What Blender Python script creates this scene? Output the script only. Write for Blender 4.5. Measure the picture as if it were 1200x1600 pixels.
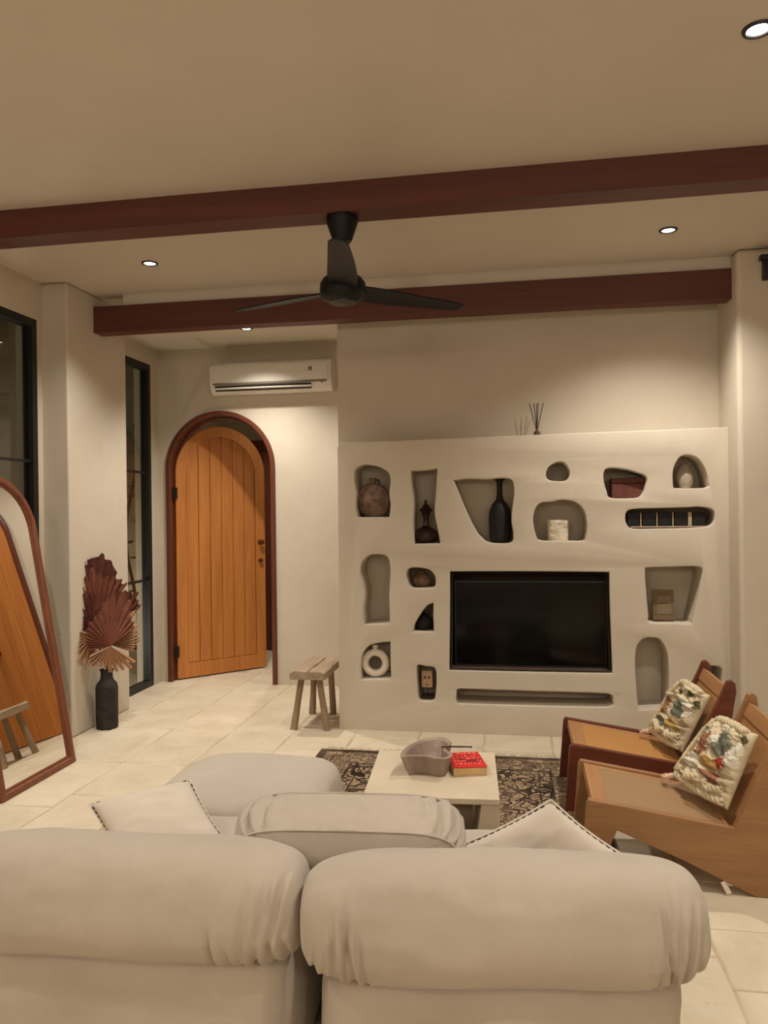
import bpy, bmesh, math, random
from mathutils import Vector, Matrix, noise
random.seed(7)
for o in list(bpy.data.objects): bpy.data.objects.remove(o)
scene = bpy.context.scene
COL = scene.collection
PI = math.pi

# ------------------------------------------------------------------ camera
FPX = 1194.0
YAW, PITCH, ROLL = math.radians(9.63), math.radians(-.113), math.radians(-.669)
CAM = Vector((0, 0, 1.45))
_F = Vector((-math.sin(YAW)*math.cos(PITCH), math.cos(YAW)*math.cos(PITCH), math.sin(PITCH)))
_r = Vector((math.cos(YAW), math.sin(YAW), 0)); _u = _r.cross(_F)
_R = _r*math.cos(ROLL)+_u*math.sin(ROLL); _U = _u*math.cos(ROLL)-_r*math.sin(ROLL)
cd = bpy.data.cameras.new('camera'); cam = bpy.data.objects.new('camera', cd); COL.objects.link(cam)
M = Matrix((_R, _U, -_F)).transposed().to_4x4(); M.translation = CAM; cam.matrix_world = M
cd.sensor_fit = 'HORIZONTAL'; cd.sensor_width = 36; cd.lens = FPX*36/1200; cd.clip_start = .05
scene.camera = cam

def ray(x, y): return _R*((x-600)/FPX)-_U*((y-800)/FPX)+_F
def at(x, y, ax, v):
    """measured photo point -> world point on the plane ax = v"""
    d = ray(x, y); i = 'xyz'.index(ax); return CAM+d*((v-CAM[i])/d[i])
def atp(x, y, p0, n):
    d = ray(x, y); return CAM+d*((p0-CAM).dot(n)/d.dot(n))

# ------------------------------------------------------------------ world / exposure
w = bpy.data.worlds.new('night'); scene.world = w; w.use_nodes = True
w.node_tree.nodes['Background'].inputs[0].default_value = (.30, .27, .24, 1)
w.node_tree.nodes['Background'].inputs[1].default_value = .05
vs = scene.view_settings
vs.view_transform = 'Standard'; vs.look = 'None'; vs.gamma = 1; vs.exposure = 0.09; vs.use_curve_mapping = False
LAMP_COL = (1.0, .945, .86)
LAMP_W = 32.0

# ------------------------------------------------------------------ materials
def srgb(r, g, b):
    f = lambda c: (c/255/12.92 if c/255 <= .04045 else ((c/255+.055)/1.055)**2.4)
    return (f(r), f(g), f(b), 1)
def newmat(name):
    m = bpy.data.materials.new(name); m.use_nodes = True
    nt = m.node_tree; return m, nt, nt.nodes['Principled BSDF']
def coords(nt, scale=(1, 1, 1), kind='Object', rot=(0, 0, 0)):
    tc = nt.nodes.new('ShaderNodeTexCoord'); mp = nt.nodes.new('ShaderNodeMapping')
    mp.inputs['Scale'].default_value = scale; mp.inputs['Rotation'].default_value = rot
    nt.links.new(tc.outputs[kind], mp.inputs[0]); return mp.outputs[0]
def noise_tex(nt, vec, scale, detail=4, rough=.6, dist=0):
    n = nt.nodes.new('ShaderNodeTexNoise'); n.inputs['Scale'].default_value = scale
    n.inputs['Detail'].default_value = detail; n.inputs['Roughness'].default_value = rough
    n.inputs['Distortion'].default_value = dist
    if vec: nt.links.new(vec, n.inputs['Vector'])
    return n.outputs[0]
def ramp(nt, fac, stops, interp='LINEAR'):
    r = nt.nodes.new('ShaderNodeValToRGB'); r.color_ramp.interpolation = interp
    el = r.color_ramp.elements
    while len(el) < len(stops): el.new(.5)
    for e, (p, c) in zip(el, stops): e.position = p; e.color = c
    nt.links.new(fac, r.inputs[0]); return r.outputs[0]
def bump(nt, bsdf, fac, strength, dist=.01):
    b = nt.nodes.new('ShaderNodeBump'); b.inputs['Strength'].default_value = strength
    b.inputs['Distance'].default_value = dist
    nt.links.new(fac, b.inputs['Height']); nt.links.new(b.outputs[0], bsdf.inputs['Normal'])
def mixc(nt, fac, a, b, mode='MIX'):
    m = nt.nodes.new('ShaderNodeMix'); m.data_type = 'RGBA'; m.blend_type = mode
    if isinstance(fac, float): m.inputs[0].default_value = fac
    else: nt.links.new(fac, m.inputs[0])
    for i, c in ((6, a), (7, b)):
        if isinstance(c, tuple): m.inputs[i].default_value = c
        else: nt.links.new(c, m.inputs[i])
    return m.outputs[2]
def mottled(name, c1, c2, scale=3, rough=.85, bs=.15, bscale=60, bdist=.004, kind='Object', spec=.3):
    m, nt, b = newmat(name); v = coords(nt, kind=kind)
    f = noise_tex(nt, v, scale, 6, .65)
    nt.links.new(ramp(nt, f, [(.3, c1), (.7, c2)]), b.inputs['Base Color'])
    b.inputs['Roughness'].default_value = rough; b.inputs['Specular IOR Level'].default_value = spec
    if bs: bump(nt, b, noise_tex(nt, v, bscale, 5, .7), bs, bdist)
    return m
def wood(name, c1, c2, axis='x', rough=.5, scale=6, kind='Object'):
    m, nt, b = newmat(name)
    s = {'x': (.06, 1, 1), 'y': (1, .06, 1), 'z': (1, 1, .06)}[axis]
    v = coords(nt, s, kind)
    f = noise_tex(nt, v, scale*5, 6, .6, .8); g = noise_tex(nt, v, scale*30, 3, .6)
    col = ramp(nt, f, [(.3, c1), (.68, c2)])
    col = mixc(nt, .25, col, ramp(nt, g, [(.35, c1), (.65, c2)]))
    nt.links.new(col, b.inputs['Base Color']); b.inputs['Roughness'].default_value = rough
    bump(nt, b, g, .12, .002); return m
def plain(name, c, rough=.5, metal=0, spec=.5):
    m, nt, b = newmat(name); v = coords(nt)
    f = noise_tex(nt, v, 40, 3); k = tuple(x*.9 for x in c[:3])+(1,)
    nt.links.new(ramp(nt, f, [(.3, k), (.7, c)]), b.inputs['Base Color'])
    b.inputs['Roughness'].default_value = rough; b.inputs['Metallic'].default_value = metal
    b.inputs['Specular IOR Level'].default_value = spec; return m
MT = {}
MT['plaster'] = mottled('plaster', srgb(197, 185, 166), srgb(206, 194, 176), 1.6, .92, .25, 22, .006, spec=.15)
MT['ceiling'] = mottled('ceiling_plaster', srgb(203, 193, 177), srgb(210, 200, 185), 1.2, .95, .15, 30, .004, spec=.1)
def tile_mat():
    m, nt, b = newmat('limestone'); v = coords(nt)
    oi = nt.nodes.new('ShaderNodeObjectInfo')
    vm = nt.nodes.new('ShaderNodeVectorMath'); vm.operation = 'MULTIPLY_ADD'
    nt.links.new(oi.outputs['Location'], vm.inputs[0]); vm.inputs[1].default_value = (3.1, 2.3, 1); nt.links.new(v, vm.inputs[2])
    f = noise_tex(nt, vm.outputs[0], 3.5, 7, .68, .6); g = noise_tex(nt, vm.outputs[0], 26, 4, .7)
    c = ramp(nt, f, [(.28, srgb(190, 173, 146)), (.5, srgb(207, 192, 167)), (.75, srgb(217, 203, 180))])
    c = mixc(nt, ramp(nt, g, [(.32, (.3, .3, .3, 1)), (.42, (0, 0, 0, 1))]), c, srgb(174, 153, 122))
    t = nt.nodes.new('ShaderNodeMath'); t.operation = 'MULTIPLY'; t.inputs[1].default_value = .35
    nt.links.new(oi.outputs['Random'], t.inputs[0]); 
    c = mixc(nt, t.outputs[0], c, srgb(192, 176, 150))
    nt.links.new(c, b.inputs['Base Color']); b.inputs['Roughness'].default_value = .55
    b.inputs['Specular IOR Level'].default_value = .35
    bump(nt, b, g, .2, .003); return m
MT['tile'] = tile_mat()
MT['grout'] = mottled('grout', srgb(172, 153, 124), srgb(190, 172, 144), 12, .95, .3, 80)
MT['beam'] = wood('beam_wood', srgb(74, 33, 23), srgb(98, 47, 34), 'x', .55, 3)
MT['casing'] = wood('casing_wood', srgb(80, 38, 25), srgb(108, 55, 36), 'z', .4, 4)
MT['leaf'] = wood('door_plank_wood', srgb(176, 104, 46), srgb(204, 134, 66), 'z', .5, 4)
MT['mframe'] = wood('mirror_frame_wood', srgb(98, 50, 28), srgb(128, 70, 42), 'z', .4, 5)
MT['black'] = plain('black_metal', srgb(20, 17, 15), .45)
MT['fan'] = plain('fan_black', srgb(13, 12, 11), .5, spec=.3)
MT['fancap'] = plain('fan_cap_grey', srgb(40, 38, 36), .5)
MT['sofa'] = mottled('sofa_velvet', srgb(170, 158, 143), srgb(185, 173, 158), 2.2, .95, .35, 260, .0015, spec=.1)
MT['sofa'].node_tree.nodes['Principled BSDF'].inputs['Sheen Weight'].default_value = .15
MT['linen'] = mottled('pillow_linen', srgb(194, 182, 166), srgb(208, 196, 181), 3, .95, .4, 300, .0015, spec=.1)
MT['stitch'] = plain('stitch_thread', srgb(40, 32, 30), .9)
MT['trav'] = mottled('table_travertine', srgb(190, 174, 149), srgb(206, 190, 165), 4, .5, .15, 60, .002)
MT['stone'] = mottled('bowl_stone', srgb(120, 102, 90), srgb(160, 140, 124), 9, .55, .3, 70, .003)
MT['chairwood'] = wood('chair_teak', srgb(132, 94, 58), srgb(158, 116, 75), 'x', .45, 4)
MT['chairred'] = wood('chair_red_teak', srgb(84, 38, 24), srgb(112, 56, 36), 'x', .4, 4)
MT['chairboard'] = wood('chair_board', srgb(150, 104, 62), srgb(176, 128, 82), 'y', .45, 4)
def cane(name, c1, c2):
    m, nt, b = newmat(name); v = coords(nt, (1, 1, 1))
    wv = nt.nodes.new('ShaderNodeTexWave'); wv.inputs['Scale'].default_value = 70; wv.bands_direction = 'X'
    wy = nt.nodes.new('ShaderNodeTexWave'); wy.inputs['Scale'].default_value = 70; wy.bands_direction = 'Y'
    for q in (wv, wy): nt.links.new(v, q.inputs[0])
    mx = nt.nodes.new('ShaderNodeMath'); mx.operation = 'MULTIPLY'
    nt.links.new(wv.outputs['Fac'], mx.inputs[0]); nt.links.new(wy.outputs['Fac'], mx.inputs[1])
    nt.links.new(ramp(nt, mx.outputs[0], [(.0, c1), (.6, c2)]), b.inputs['Base Color'])
    b.inputs['Roughness'].default_value = .55; bump(nt, b, mx.outputs[0], .3, .002); return m
MT['cane'] = cane('cane_grey', srgb(134, 102, 66), srgb(172, 138, 98))
MT['canelit'] = cane('cane_lit', srgb(164, 112, 54), srgb(192, 142, 80))  # same cane; downlight on the far seat put into its colour
MT['stool'] = wood('stool_wood', srgb(134, 112, 88), srgb(176, 154, 126), 'y', .8, 4)
MT['stoolleg'] = wood('stool_leg_wood', srgb(124, 100, 76), srgb(158, 134, 106), 'z', .8, 4)
MT['acwhite'] = plain('ac_plastic', srgb(224, 216, 202), .3)
MT['acdark'] = plain('ac_slot', srgb(26, 20, 16), .6)
MT['acgrey'] = plain('ac_line', srgb(120, 106, 90), .5)
MT['screen'] = plain('tv_screen', (.002, .002, .0021, 1), .12, spec=.3)
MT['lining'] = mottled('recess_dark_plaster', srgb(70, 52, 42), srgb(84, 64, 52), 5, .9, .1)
MT['bezel'] = plain('tv_bezel', (.006, .006, .006, 1), .35)
MT['clay'] = mottled('clay_brown', srgb(76, 54, 42), srgb(148, 120, 102), 16, .8, .5, 60, .006)
MT['darkclay'] = mottled('clay_dark', srgb(34, 22, 18), srgb(52, 36, 29), 8, .3, .1, 40)
MT['blackclay'] = mottled('clay_black', srgb(20, 18, 17), srgb(34, 30, 27), 8, .6, .15, 60)
MT['whitestone'] = mottled('pot_white_stone', srgb(206, 190, 162), srgb(240, 228, 206), 18, .9, .9, 45, .012)
MT['white'] = mottled('vase_white', srgb(218, 206, 188), srgb(234, 223, 206), 6, .8, .2, 90)
MT['palegrey'] = mottled('egg_grey', srgb(160, 148, 130), srgb(188, 176, 158), 10, .9, .4, 50)
MT['redbox'] = mottled('box_red_brown', srgb(84, 46, 38), srgb(108, 64, 52), 14, .75, .3, 60)
MT['tray'] = plain('tray_wood', srgb(176, 158, 132), .7)
MT['bookbrown'] = mottled('book_brown', srgb(108, 88, 64), srgb(124, 103, 77), 5, .8, .1, 90)
MT['bookline'] = plain('book_print', srgb(66, 50, 36), .8)
MT['bookpale'] = plain('book_panel', srgb(128, 110, 84), .8)
MT['facewood'] = mottled('face_block', srgb(176, 146, 112), srgb(192, 164, 130), 10, .8, .2, 60)
MT['red'] = mottled('book_red', srgb(186, 30, 28), srgb(206, 44, 38), 6, .6, .05, 90)
MT['pages'] = mottled('book_pages', srgb(186, 152, 100), srgb(204, 172, 120), 30, .9, .2, 200)
MT['ink'] = plain('ink_pale', srgb(242, 176, 150), .7)
MT['inkdark'] = plain('ink_dark', srgb(120, 22, 20), .7)
MT['vase'] = mottled('vase_black', srgb(34, 30, 28), srgb(58, 52, 48), 18, .75, .5, 40, .004)
MT['palm'] = mottled('palm_red', srgb(104, 58, 44), srgb(132, 80, 62), 8, .8, .2, 90)
MT['palmdark'] = mottled('palm_dark', srgb(76, 38, 30), srgb(102, 56, 44), 8, .8, .2, 90)
MT['palmtan'] = mottled('palm_tan', srgb(150, 108, 80), srgb(178, 136, 104), 8, .8, .2, 90)
MT['garden'] = mottled('garden_plaster', srgb(150, 136, 108), srgb(176, 162, 132), 2, .95, .3, 20)
MT['vine'] = mottled('vine_leaf', srgb(42, 42, 28), srgb(66, 62, 42), 8, .8, .1)
MT['tag'] = plain('paper_tag', srgb(232, 220, 200), .8)
MT['hinge'] = plain('hinge_black', srgb(28, 20, 16), .5)
MT['brass'] = plain('brass_dark', srgb(120, 78, 46), .3, .8)
MT['reed'] = plain('reed_dark', srgb(52, 34, 24), .8)
MT['flask'] = plain('flask_amber', srgb(92, 62, 40), .2)
MT['rope'] = mottled('rope_cream', srgb(190, 173, 140), srgb(214, 198, 166), 20, .95, .6, 160, .003)
m, nt, b = newmat('mirror_glass'); b.inputs['Metallic'].default_value = 1; b.inputs['Roughness'].default_value = .01
b.inputs['Base Color'].default_value = (.86, .85, .82, 1); MT['mirror'] = m
def glass():
    m, nt, b = newmat('window_glass'); nt.nodes.remove(b)
    tr = nt.nodes.new('ShaderNodeBsdfTransparent'); tr.inputs[0].default_value = (.86, .88, .86, 1)
    gl = nt.nodes.new('ShaderNodeBsdfGlossy'); gl.inputs['Roughness'].default_value = .02
    lw = nt.nodes.new('ShaderNodeLayerWeight'); lw.inputs[0].default_value = .5
    pw = nt.nodes.new('ShaderNodeMath'); pw.operation = 'POWER'; pw.inputs[1].default_value = 5; nt.links.new(lw.outputs['Facing'], pw.inputs[0])
    ma = nt.nodes.new('ShaderNodeMath'); ma.operation = 'MULTIPLY_ADD'; ma.inputs[1].default_value = .9; ma.inputs[2].default_value = .04; nt.links.new(pw.outputs[0], ma.inputs[0])
    mx = nt.nodes.new('ShaderNodeMixShader')
    nt.links.new(ma.outputs[0], mx.inputs[0]); nt.links.new(tr.outputs[0], mx.inputs[1]); nt.links.new(gl.outputs[0], mx.inputs[2])
    nt.links.new(mx.outputs[0], nt.nodes['Material Output'].inputs[0]); return m
MT['glass'] = glass()
def emit(name, c, s):
    m, nt, b = newmat(name); b.inputs['Emission Color'].default_value = c; b.inputs['Emission Strength'].default_value = s
    b.inputs['Base Color'].default_value = (.8, .8, .8, 1); return m
MT['globe'] = emit('fill_globe_glow', (1, .94, .85, 1), 52)  # glow of the added fill pendants
MT['lamp'] = emit('lamp_face', (1, .93, .82, 1), 14)
def rug_mat():
    m, nt, b = newmat('rug_pattern')
    tc = nt.nodes.new('ShaderNodeTexCoord'); uv = tc.outputs['UV']
    sx = nt.nodes.new('ShaderNodeSeparateXYZ'); nt.links.new(uv, sx.inputs[0])
    def mth(op, a, bb=None):
        q = nt.nodes.new('ShaderNodeMath'); q.operation = op
        for i, v in enumerate((a, bb)):
            if v is None: continue
            if isinstance(v, (int, float)): q.inputs[i].default_value = v
            else: nt.links.new(v, q.inputs[i])
        return q.outputs[0]
    # uv is in metres from the rug's corner; distance to the nearest edge
    dx = mth('MINIMUM', sx.outputs[0], mth('SUBTRACT', RUG_W, sx.outputs[0]))
    dy = mth('MINIMUM', sx.outputs[1], mth('SUBTRACT', RUG_L, sx.outputs[1]))
    d = mth('MINIMUM', dx, dy)
    dk, md, lt = srgb(44, 32, 27), srgb(112, 92, 72), srgb(176, 150, 118)
    vo = nt.nodes.new('ShaderNodeTexVoronoi'); vo.inputs['Scale'].default_value = 22; vo.feature = 'DISTANCE_TO_EDGE'
    nz = nt.nodes.new('ShaderNodeTexNoise'); nz.inputs['Scale'].default_value = 10; nt.links.new(uv, nz.inputs[0])
    wr = nt.nodes.new('ShaderNodeVectorMath'); wr.operation = 'MULTIPLY_ADD'
    nt.links.new(nz.outputs['Color'], wr.inputs[0]); wr.inputs[1].default_value = (.16, .16, 0); nt.links.new(uv, wr.inputs[2])
    nt.links.new(wr.outputs[0], vo.inputs[0])
    field = ramp(nt, vo.outputs[0], [(0, dk), (.10, dk), (.16, lt), (.34, md), (.42, dk)])
    v2 = nt.nodes.new('ShaderNodeTexVoronoi'); v2.inputs['Scale'].default_value = 42; nt.links.new(wr.outputs[0], v2.inputs[0])
    bord = ramp(nt, v2.outputs[0], [(0, lt), (.35, md), (.5, dk), (.8, lt)])
    pick = ramp(nt, d, [(0, (0, 0, 0, 1)), (.24, (1, 1, 1, 1))], 'CONSTANT')
    c = mixc(nt, pick, bord, field)
    for lo, hi in ((.0, .045), (.225, .24), (.29, .30), (.10, .108)):
        band = ramp(nt, d, [(0, (0, 0, 0, 1)), (max(lo, .0001), (1, 1, 1, 1)), (hi, (0, 0, 0, 1))], 'CONSTANT')
        c = mixc(nt, band, c, dk)
    wear = noise_tex(nt, uv, 5, 5, .7)
    c = mixc(nt, ramp(nt, wear, [(.42, (0, 0, 0, 1)), (.75, (.55, .55, .55, 1))]), c, srgb(140, 118, 94))
    nt.links.new(c, b.inputs['Base Color']); b.inputs['Roughness'].default_value = .98; b.inputs['Specular IOR Level'].default_value = .1
    bump(nt, b, noise_tex(nt, uv, 260, 2), .5, .003); return m
RUG_W, RUG_L = 1.58, 1.93
MT['rug'] = rug_mat()
# ------------------------------------------------------------------ object helpers
def mesh_obj(name, bm, mat, parent=None, smooth=None):
    me = bpy.data.meshes.new(name); bmesh.ops.recalc_face_normals(bm, faces=bm.faces); bm.to_mesh(me); bm.free()
    return link(name, me, mat, parent, smooth)
def link(name, me, mat, parent=None, smooth=None):
    if smooth is not None:
        for p in me.polygons: p.use_smooth = True
        if smooth < 180: me.set_sharp_from_angle(angle=math.radians(smooth))
    if mat is not None and not me.materials: me.materials.append(MT[mat])
    o = bpy.data.objects.new(name, me); COL.objects.link(o)
    if parent: o.parent = parent
    if smooth is not None and smooth < 180 and len(me.polygons) < 4000:
        md = o.modifiers.new('weighted_normals', 'WEIGHTED_NORMAL'); md.keep_sharp = True; md.weight = 80
    return o
def empty(name, loc=(0, 0, 0), rz=0):
    o = bpy.data.objects.new(name, None); COL.objects.link(o); o.location = loc; o.rotation_euler = (0, 0, rz)
    o.empty_display_size = .1; return o
def tag(o, label=None, cat=None, group=None, kind=None):
    if label: o['label'] = label
    if cat: o['category'] = cat
    if group: o['group'] = group
    if kind: o['kind'] = kind
    return o
def struct(o, label=None): o['kind'] = 'structure'; return tag(o, label)
def box(bm, a, b, bev=0, seg=2):
    a, b = Vector(a), Vector(b); lo = Vector(map(min, a, b)); hi = Vector(map(max, a, b))
    r = bmesh.ops.create_cube(bm, size=1); vs_ = r['verts']
    for v in vs_: v.co = Vector(((lo[i]+hi[i])/2+v.co[i]*(hi[i]-lo[i]) for i in range(3)))
    if bev:
        es = list({e for v in vs_ for e in v.link_edges})
        bmesh.ops.bevel(bm, geom=es, offset=bev, segments=seg, affect='EDGES', profile=.5)
def boxo(name, a, b, mat, parent=None, bev=.003, smooth=40):
    bm = bmesh.new(); box(bm, a, b, bev); return mesh_obj(name, bm, mat, parent, smooth)
def lathe(bm, prof, n=32, c=(0, 0, 0)):
    c = Vector(c); rings = []
    for r, z in prof:
        if r < 1e-5: rings.append([bm.verts.new(c+Vector((0, 0, z)))])
        else: rings.append([bm.verts.new(c+Vector((r*math.cos(2*PI*k/n), r*math.sin(2*PI*k/n), z))) for k in range(n)])
    for A, B in zip(rings, rings[1:]):
        for k in range(n):
            k2 = (k+1) % n
            if len(A) == 1 and len(B) == 1: continue
            if len(A) == 1: bm.faces.new((A[0], B[k], B[k2]))
            elif len(B) == 1: bm.faces.new((A[k], A[k2], B[0]))
            else: bm.faces.new((A[k], A[k2], B[k2], B[k]))
def latheo(name, prof, mat, parent=None, c=(0, 0, 0), n=32, smooth=50):
    bm = bmesh.new(); lathe(bm, prof, n, c); return mesh_obj(name, bm, mat, parent, smooth)
def tube(bm, pts, rad, n=8, close=False):
    pts = [Vector(p) for p in pts]; rings = []; prev = None
    for i, p in enumerate(pts):
        t = (pts[min(i+1, len(pts)-1)]-pts[max(i-1, 0)]).normalized()
        if prev is None:
            nrm = t.orthogonal().normalized()
        else: nrm = (prev-t*prev.dot(t)).normalized()
        prev = nrm; bt = t.cross(nrm); r = rad[i] if isinstance(rad, (list, tuple)) else rad
        rings.append([bm.verts.new(p+(nrm*math.cos(2*PI*k/n)+bt*math.sin(2*PI*k/n))*r) for k in range(n)])
    for A, B in zip(rings, rings[1:]):
        for k in range(n): bm.faces.new((A[k], A[(k+1) % n], B[(k+1) % n], B[k]))
    bm.faces.new(rings[0]); bm.faces.new(rings[-1])
def prism(bm, poly, f, t0, t1, bev=0, seg=2):
    """poly: 2D outline, f(u,v,t) -> world; solid between t0 and t1"""
    A = [bm.verts.new(f(u, v, t0)) for u, v in poly]; B = [bm.verts.new(f(u, v, t1)) for u, v in poly]
    n = len(poly); fs = [bm.faces.new(A), bm.faces.new(B)]
    for k in range(n): fs.append(bm.faces.new((A[k], A[(k+1) % n], B[(k+1) % n], B[k])))
    if bev:
        es = [e for fc in fs[:2] for e in fc.edges]
        bmesh.ops.bevel(bm, geom=list(set(es)), offset=bev, segments=seg, affect='EDGES', profile=.5)
def smooth_closed(pts, n=6):
    """Catmull-Rom through a closed outline; a point (x, y, 1) stays a sharp corner"""
    out = []; N = len(pts)
    for i in range(N):
        p0, p1, p2, p3 = (pts[(i+k-1) % N] for k in range(4))
        s1, s2 = len(p1) > 2, len(p2) > 2
        for k in range(n):
            t = k/n; q = []
            for j in (0, 1):
                m1 = (p2[j]-p1[j])*.7 if s1 else (p2[j]-p0[j])*.5
                m2 = (p2[j]-p1[j])*.7 if s2 else (p3[j]-p1[j])*.5
                q.append((2*t**3-3*t*t+1)*p1[j]+(t**3-2*t*t+t)*m1+(-2*t**3+3*t*t)*p2[j]+(t**3-t*t)*m2)
            out.append(tuple(q))
    return out
def plate(name, loops, f, thick, bevel, mat, parent=None, smooth=35):
    """sheet with holes: first loop outer, others holes; f(x, y, t) with t in 0..thick"""
    cu = bpy.data.curves.new('tmp', 'CURVE'); cu.dimensions = '2D'; cu.fill_mode = 'BOTH'
    cu.extrude = thick/2-bevel; cu.bevel_depth = bevel; cu.bevel_resolution = 2; cu.offset = -bevel
    for L in loops:
        sp = cu.splines.new('POLY'); sp.points.add(len(L)-1); sp.use_cyclic_u = True
        for p, q in zip(sp.points, L): p.co = (q[0], q[1], 0, 1)
    o = bpy.data.objects.new('tmp', cu); COL.objects.link(o)
    dg = bpy.context.evaluated_depsgraph_get(); dg.update()
    me = bpy.data.meshes.new_from_object(o.evaluated_get(dg)); bpy.data.objects.remove(o); bpy.data.curves.remove(cu)
    me.name = name; me.materials.clear()
    for v in me.vertices: v.co = f(v.co.x, v.co.y, v.co.z+thick/2)
    bm = bmesh.new(); bm.from_mesh(me); bmesh.ops.remove_doubles(bm, verts=bm.verts, dist=1e-5)
    bmesh.ops.recalc_face_normals(bm, faces=bm.faces); bm.to_mesh(me); bm.free()
    return link(name, me, mat, parent, smooth)
def arc(cx, cy, r, a0, a1, n): return [(cx+r*math.cos(a0+(a1-a0)*k/n), cy+r*math.sin(a0+(a1-a0)*k/n)) for k in range(n+1)]

# ------------------------------------------------------------------ room shell
XL, XP, XR = -3.01, -2.83, 1.297       # window wall, post face, right return
YN, YU, YB = 4.96, 5.16, 6.17          # niche wall front, upper wall, door wall
ZC = 2.95
floor = boxo('floor', (-4.2, -3, -.06), (3.2, 8.0, -.004), 'grout', bev=0); struct(floor, 'cream limestone floor with rough joints')
# limestone slabs in columns running away from the camera, joints staggered
def tile_mesh(wd, ln, seed):
    rnd = random.Random(seed); g = .0042; out = []
    P = [(-wd/2+g, -ln/2+g), (wd/2-g, -ln/2+g), (wd/2-g, ln/2-g), (-wd/2+g, ln/2-g)]
    for i in range(4):
        a, b_ = P[i], P[(i+1) % 4]
        for k in range(3):
            t = k/3; j = .007
            out.append((a[0]+(b_[0]-a[0])*t+rnd.uniform(-j, j)*.7, a[1]+(b_[1]-a[1])*t+rnd.uniform(-j, j)*.7))
    bm = bmesh.new()
    lo = [bm.verts.new((x, y, -.02)) for x, y in out]; md = [bm.verts.new((x, y, -.0035)) for x, y in out]
    cx = [bm.verts.new((x*(1-.006/wd*2), y*(1-.006/ln*2), rnd.uniform(-.0006, 0))) for x, y in out]
    n = len(out)
    for A, B in ((lo, md), (md, cx)):
        for k in range(n): bm.faces.new((A[k], A[(k+1) % n], B[(k+1) % n], B[k]))
    bm.faces.new(cx); bmesh.ops.recalc_face_normals(bm, faces=bm.faces)
    me = bpy.data.meshes.new('tile'); bm.to_mesh(me); bm.free()
    for p in me.polygons: p.use_smooth = False
    me.materials.append(MT['tile']); return me
TW = .415
tmeshes = {(l, s): tile_mesh(TW, l, s) for l in (.34, .51, .68) for s in (1, 2, 3)}
rt = random.Random(5)
ci = -9
for ci in range(-9, 5):
    x0 = .633+ci*TW
    y = 2.435-4*.34-.17*((ci % 3)); 
    if ci == 0: y = 2.435-3*.34
    while y < (7.9 if x0 < -1.4 else 5.0):
        l = rt.choice((.34, .34, .51, .68)) if ci not in (0,) or y > 3.1 else .34
        vis = not (x0+TW < XL-.02 and y < 6.0)
        if y+l > 1.0 and vis:
            o = bpy.data.objects.new('tile', tmeshes[(l, rt.choice((1, 2, 3)))]); COL.objects.link(o)
            o.parent = floor; o.location = (x0+TW/2, y+l/2, 0)
            if rt.random() < .5: o.rotation_euler.z = PI
        y += l

ceiling = boxo('ceiling', (-3.3, -3, ZC), (3.2, 6.4, ZC+.1), 'ceiling', bev=0); struct(ceiling)
# left wall: solid part, header over windows, pier end
bm = bmesh.new()
box(bm, (XL-.15, -3, 0), (XL, 2.95, ZC)); box(bm, (XL-.15, 2.95, 2.70), (XL, YB+.15, ZC))
box(bm, (XL-.15, 4.474, 0), (XL, 5.26, 2.70)); box(bm, (XL-.15, 6.03, 0), (XL, YB+.15, 2.70))
struct(mesh_obj('wall_left', bm, 'plaster'))
bm = bmesh.new(); box(bm, (XL-.01, 4.527, 0), (XP, 5.284, ZC), .012, 3)
struct(mesh_obj('wall_post', bm, 'plaster', smooth=40))
# door wall with arched opening
DCX, DRO, DRI = -2.455, .487, .447; DSPR = 2.312-DRO
outl = [(-3.16, 0), (DCX-.465, 0)]+[(DCX-.465*math.cos(PI*k/32), DSPR+.465*math.sin(PI*k/32)) for k in range(33)]+[(DCX+.465, 0), (.42, 0), (.42, ZC), (-3.16, ZC)]
struct(plate('wall_back', [outl], lambda x, y, t: (x, YB+t, y), .15, .001, 'plaster'))
# corridor beyond the door
bm = bmesh.new(); box(bm, (-3.08, 7.75, 0), (-1.1, 7.85, 2.75)); box(bm, (-3.16, YB+.15, 0), (-3.08, 7.85, 2.75)); box(bm, (-1.3, YB+.15, 0), (-1.2, 7.85, 2.75))
box(bm, (-3.16, YB+.15, 2.7), (-1.2, 7.85, 2.8))
struct(mesh_obj('wall_corridor', bm, 'plaster'))
struct(boxo('wall_alcove', (.4, 5.30, 0), (.5, YB+.1, ZC), 'plaster', bev=0))
# upper feature wall behind the ledge
bm = bmesh.new(); box(bm, (-1.19, YU, 1.80), (XR+.02, YU+.2, ZC)); struct(mesh_obj('wall_upper', bm, 'plaster'))
# right pier and unseen walls
bm = bmesh.new(); box(bm, (XR, 4.74, 0), (2.7, 5.36, ZC), .03, 4); struct(mesh_obj('wall_right', bm, 'plaster', smooth=40))
struct(boxo('wall_side', (2.6, -3, 0), (2.7, 4.76, ZC), 'plaster', bev=0))
struct(boxo('wall_front', (-3.16, -3.1, 0), (2.7, -3, ZC), 'plaster', bev=0))

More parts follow.
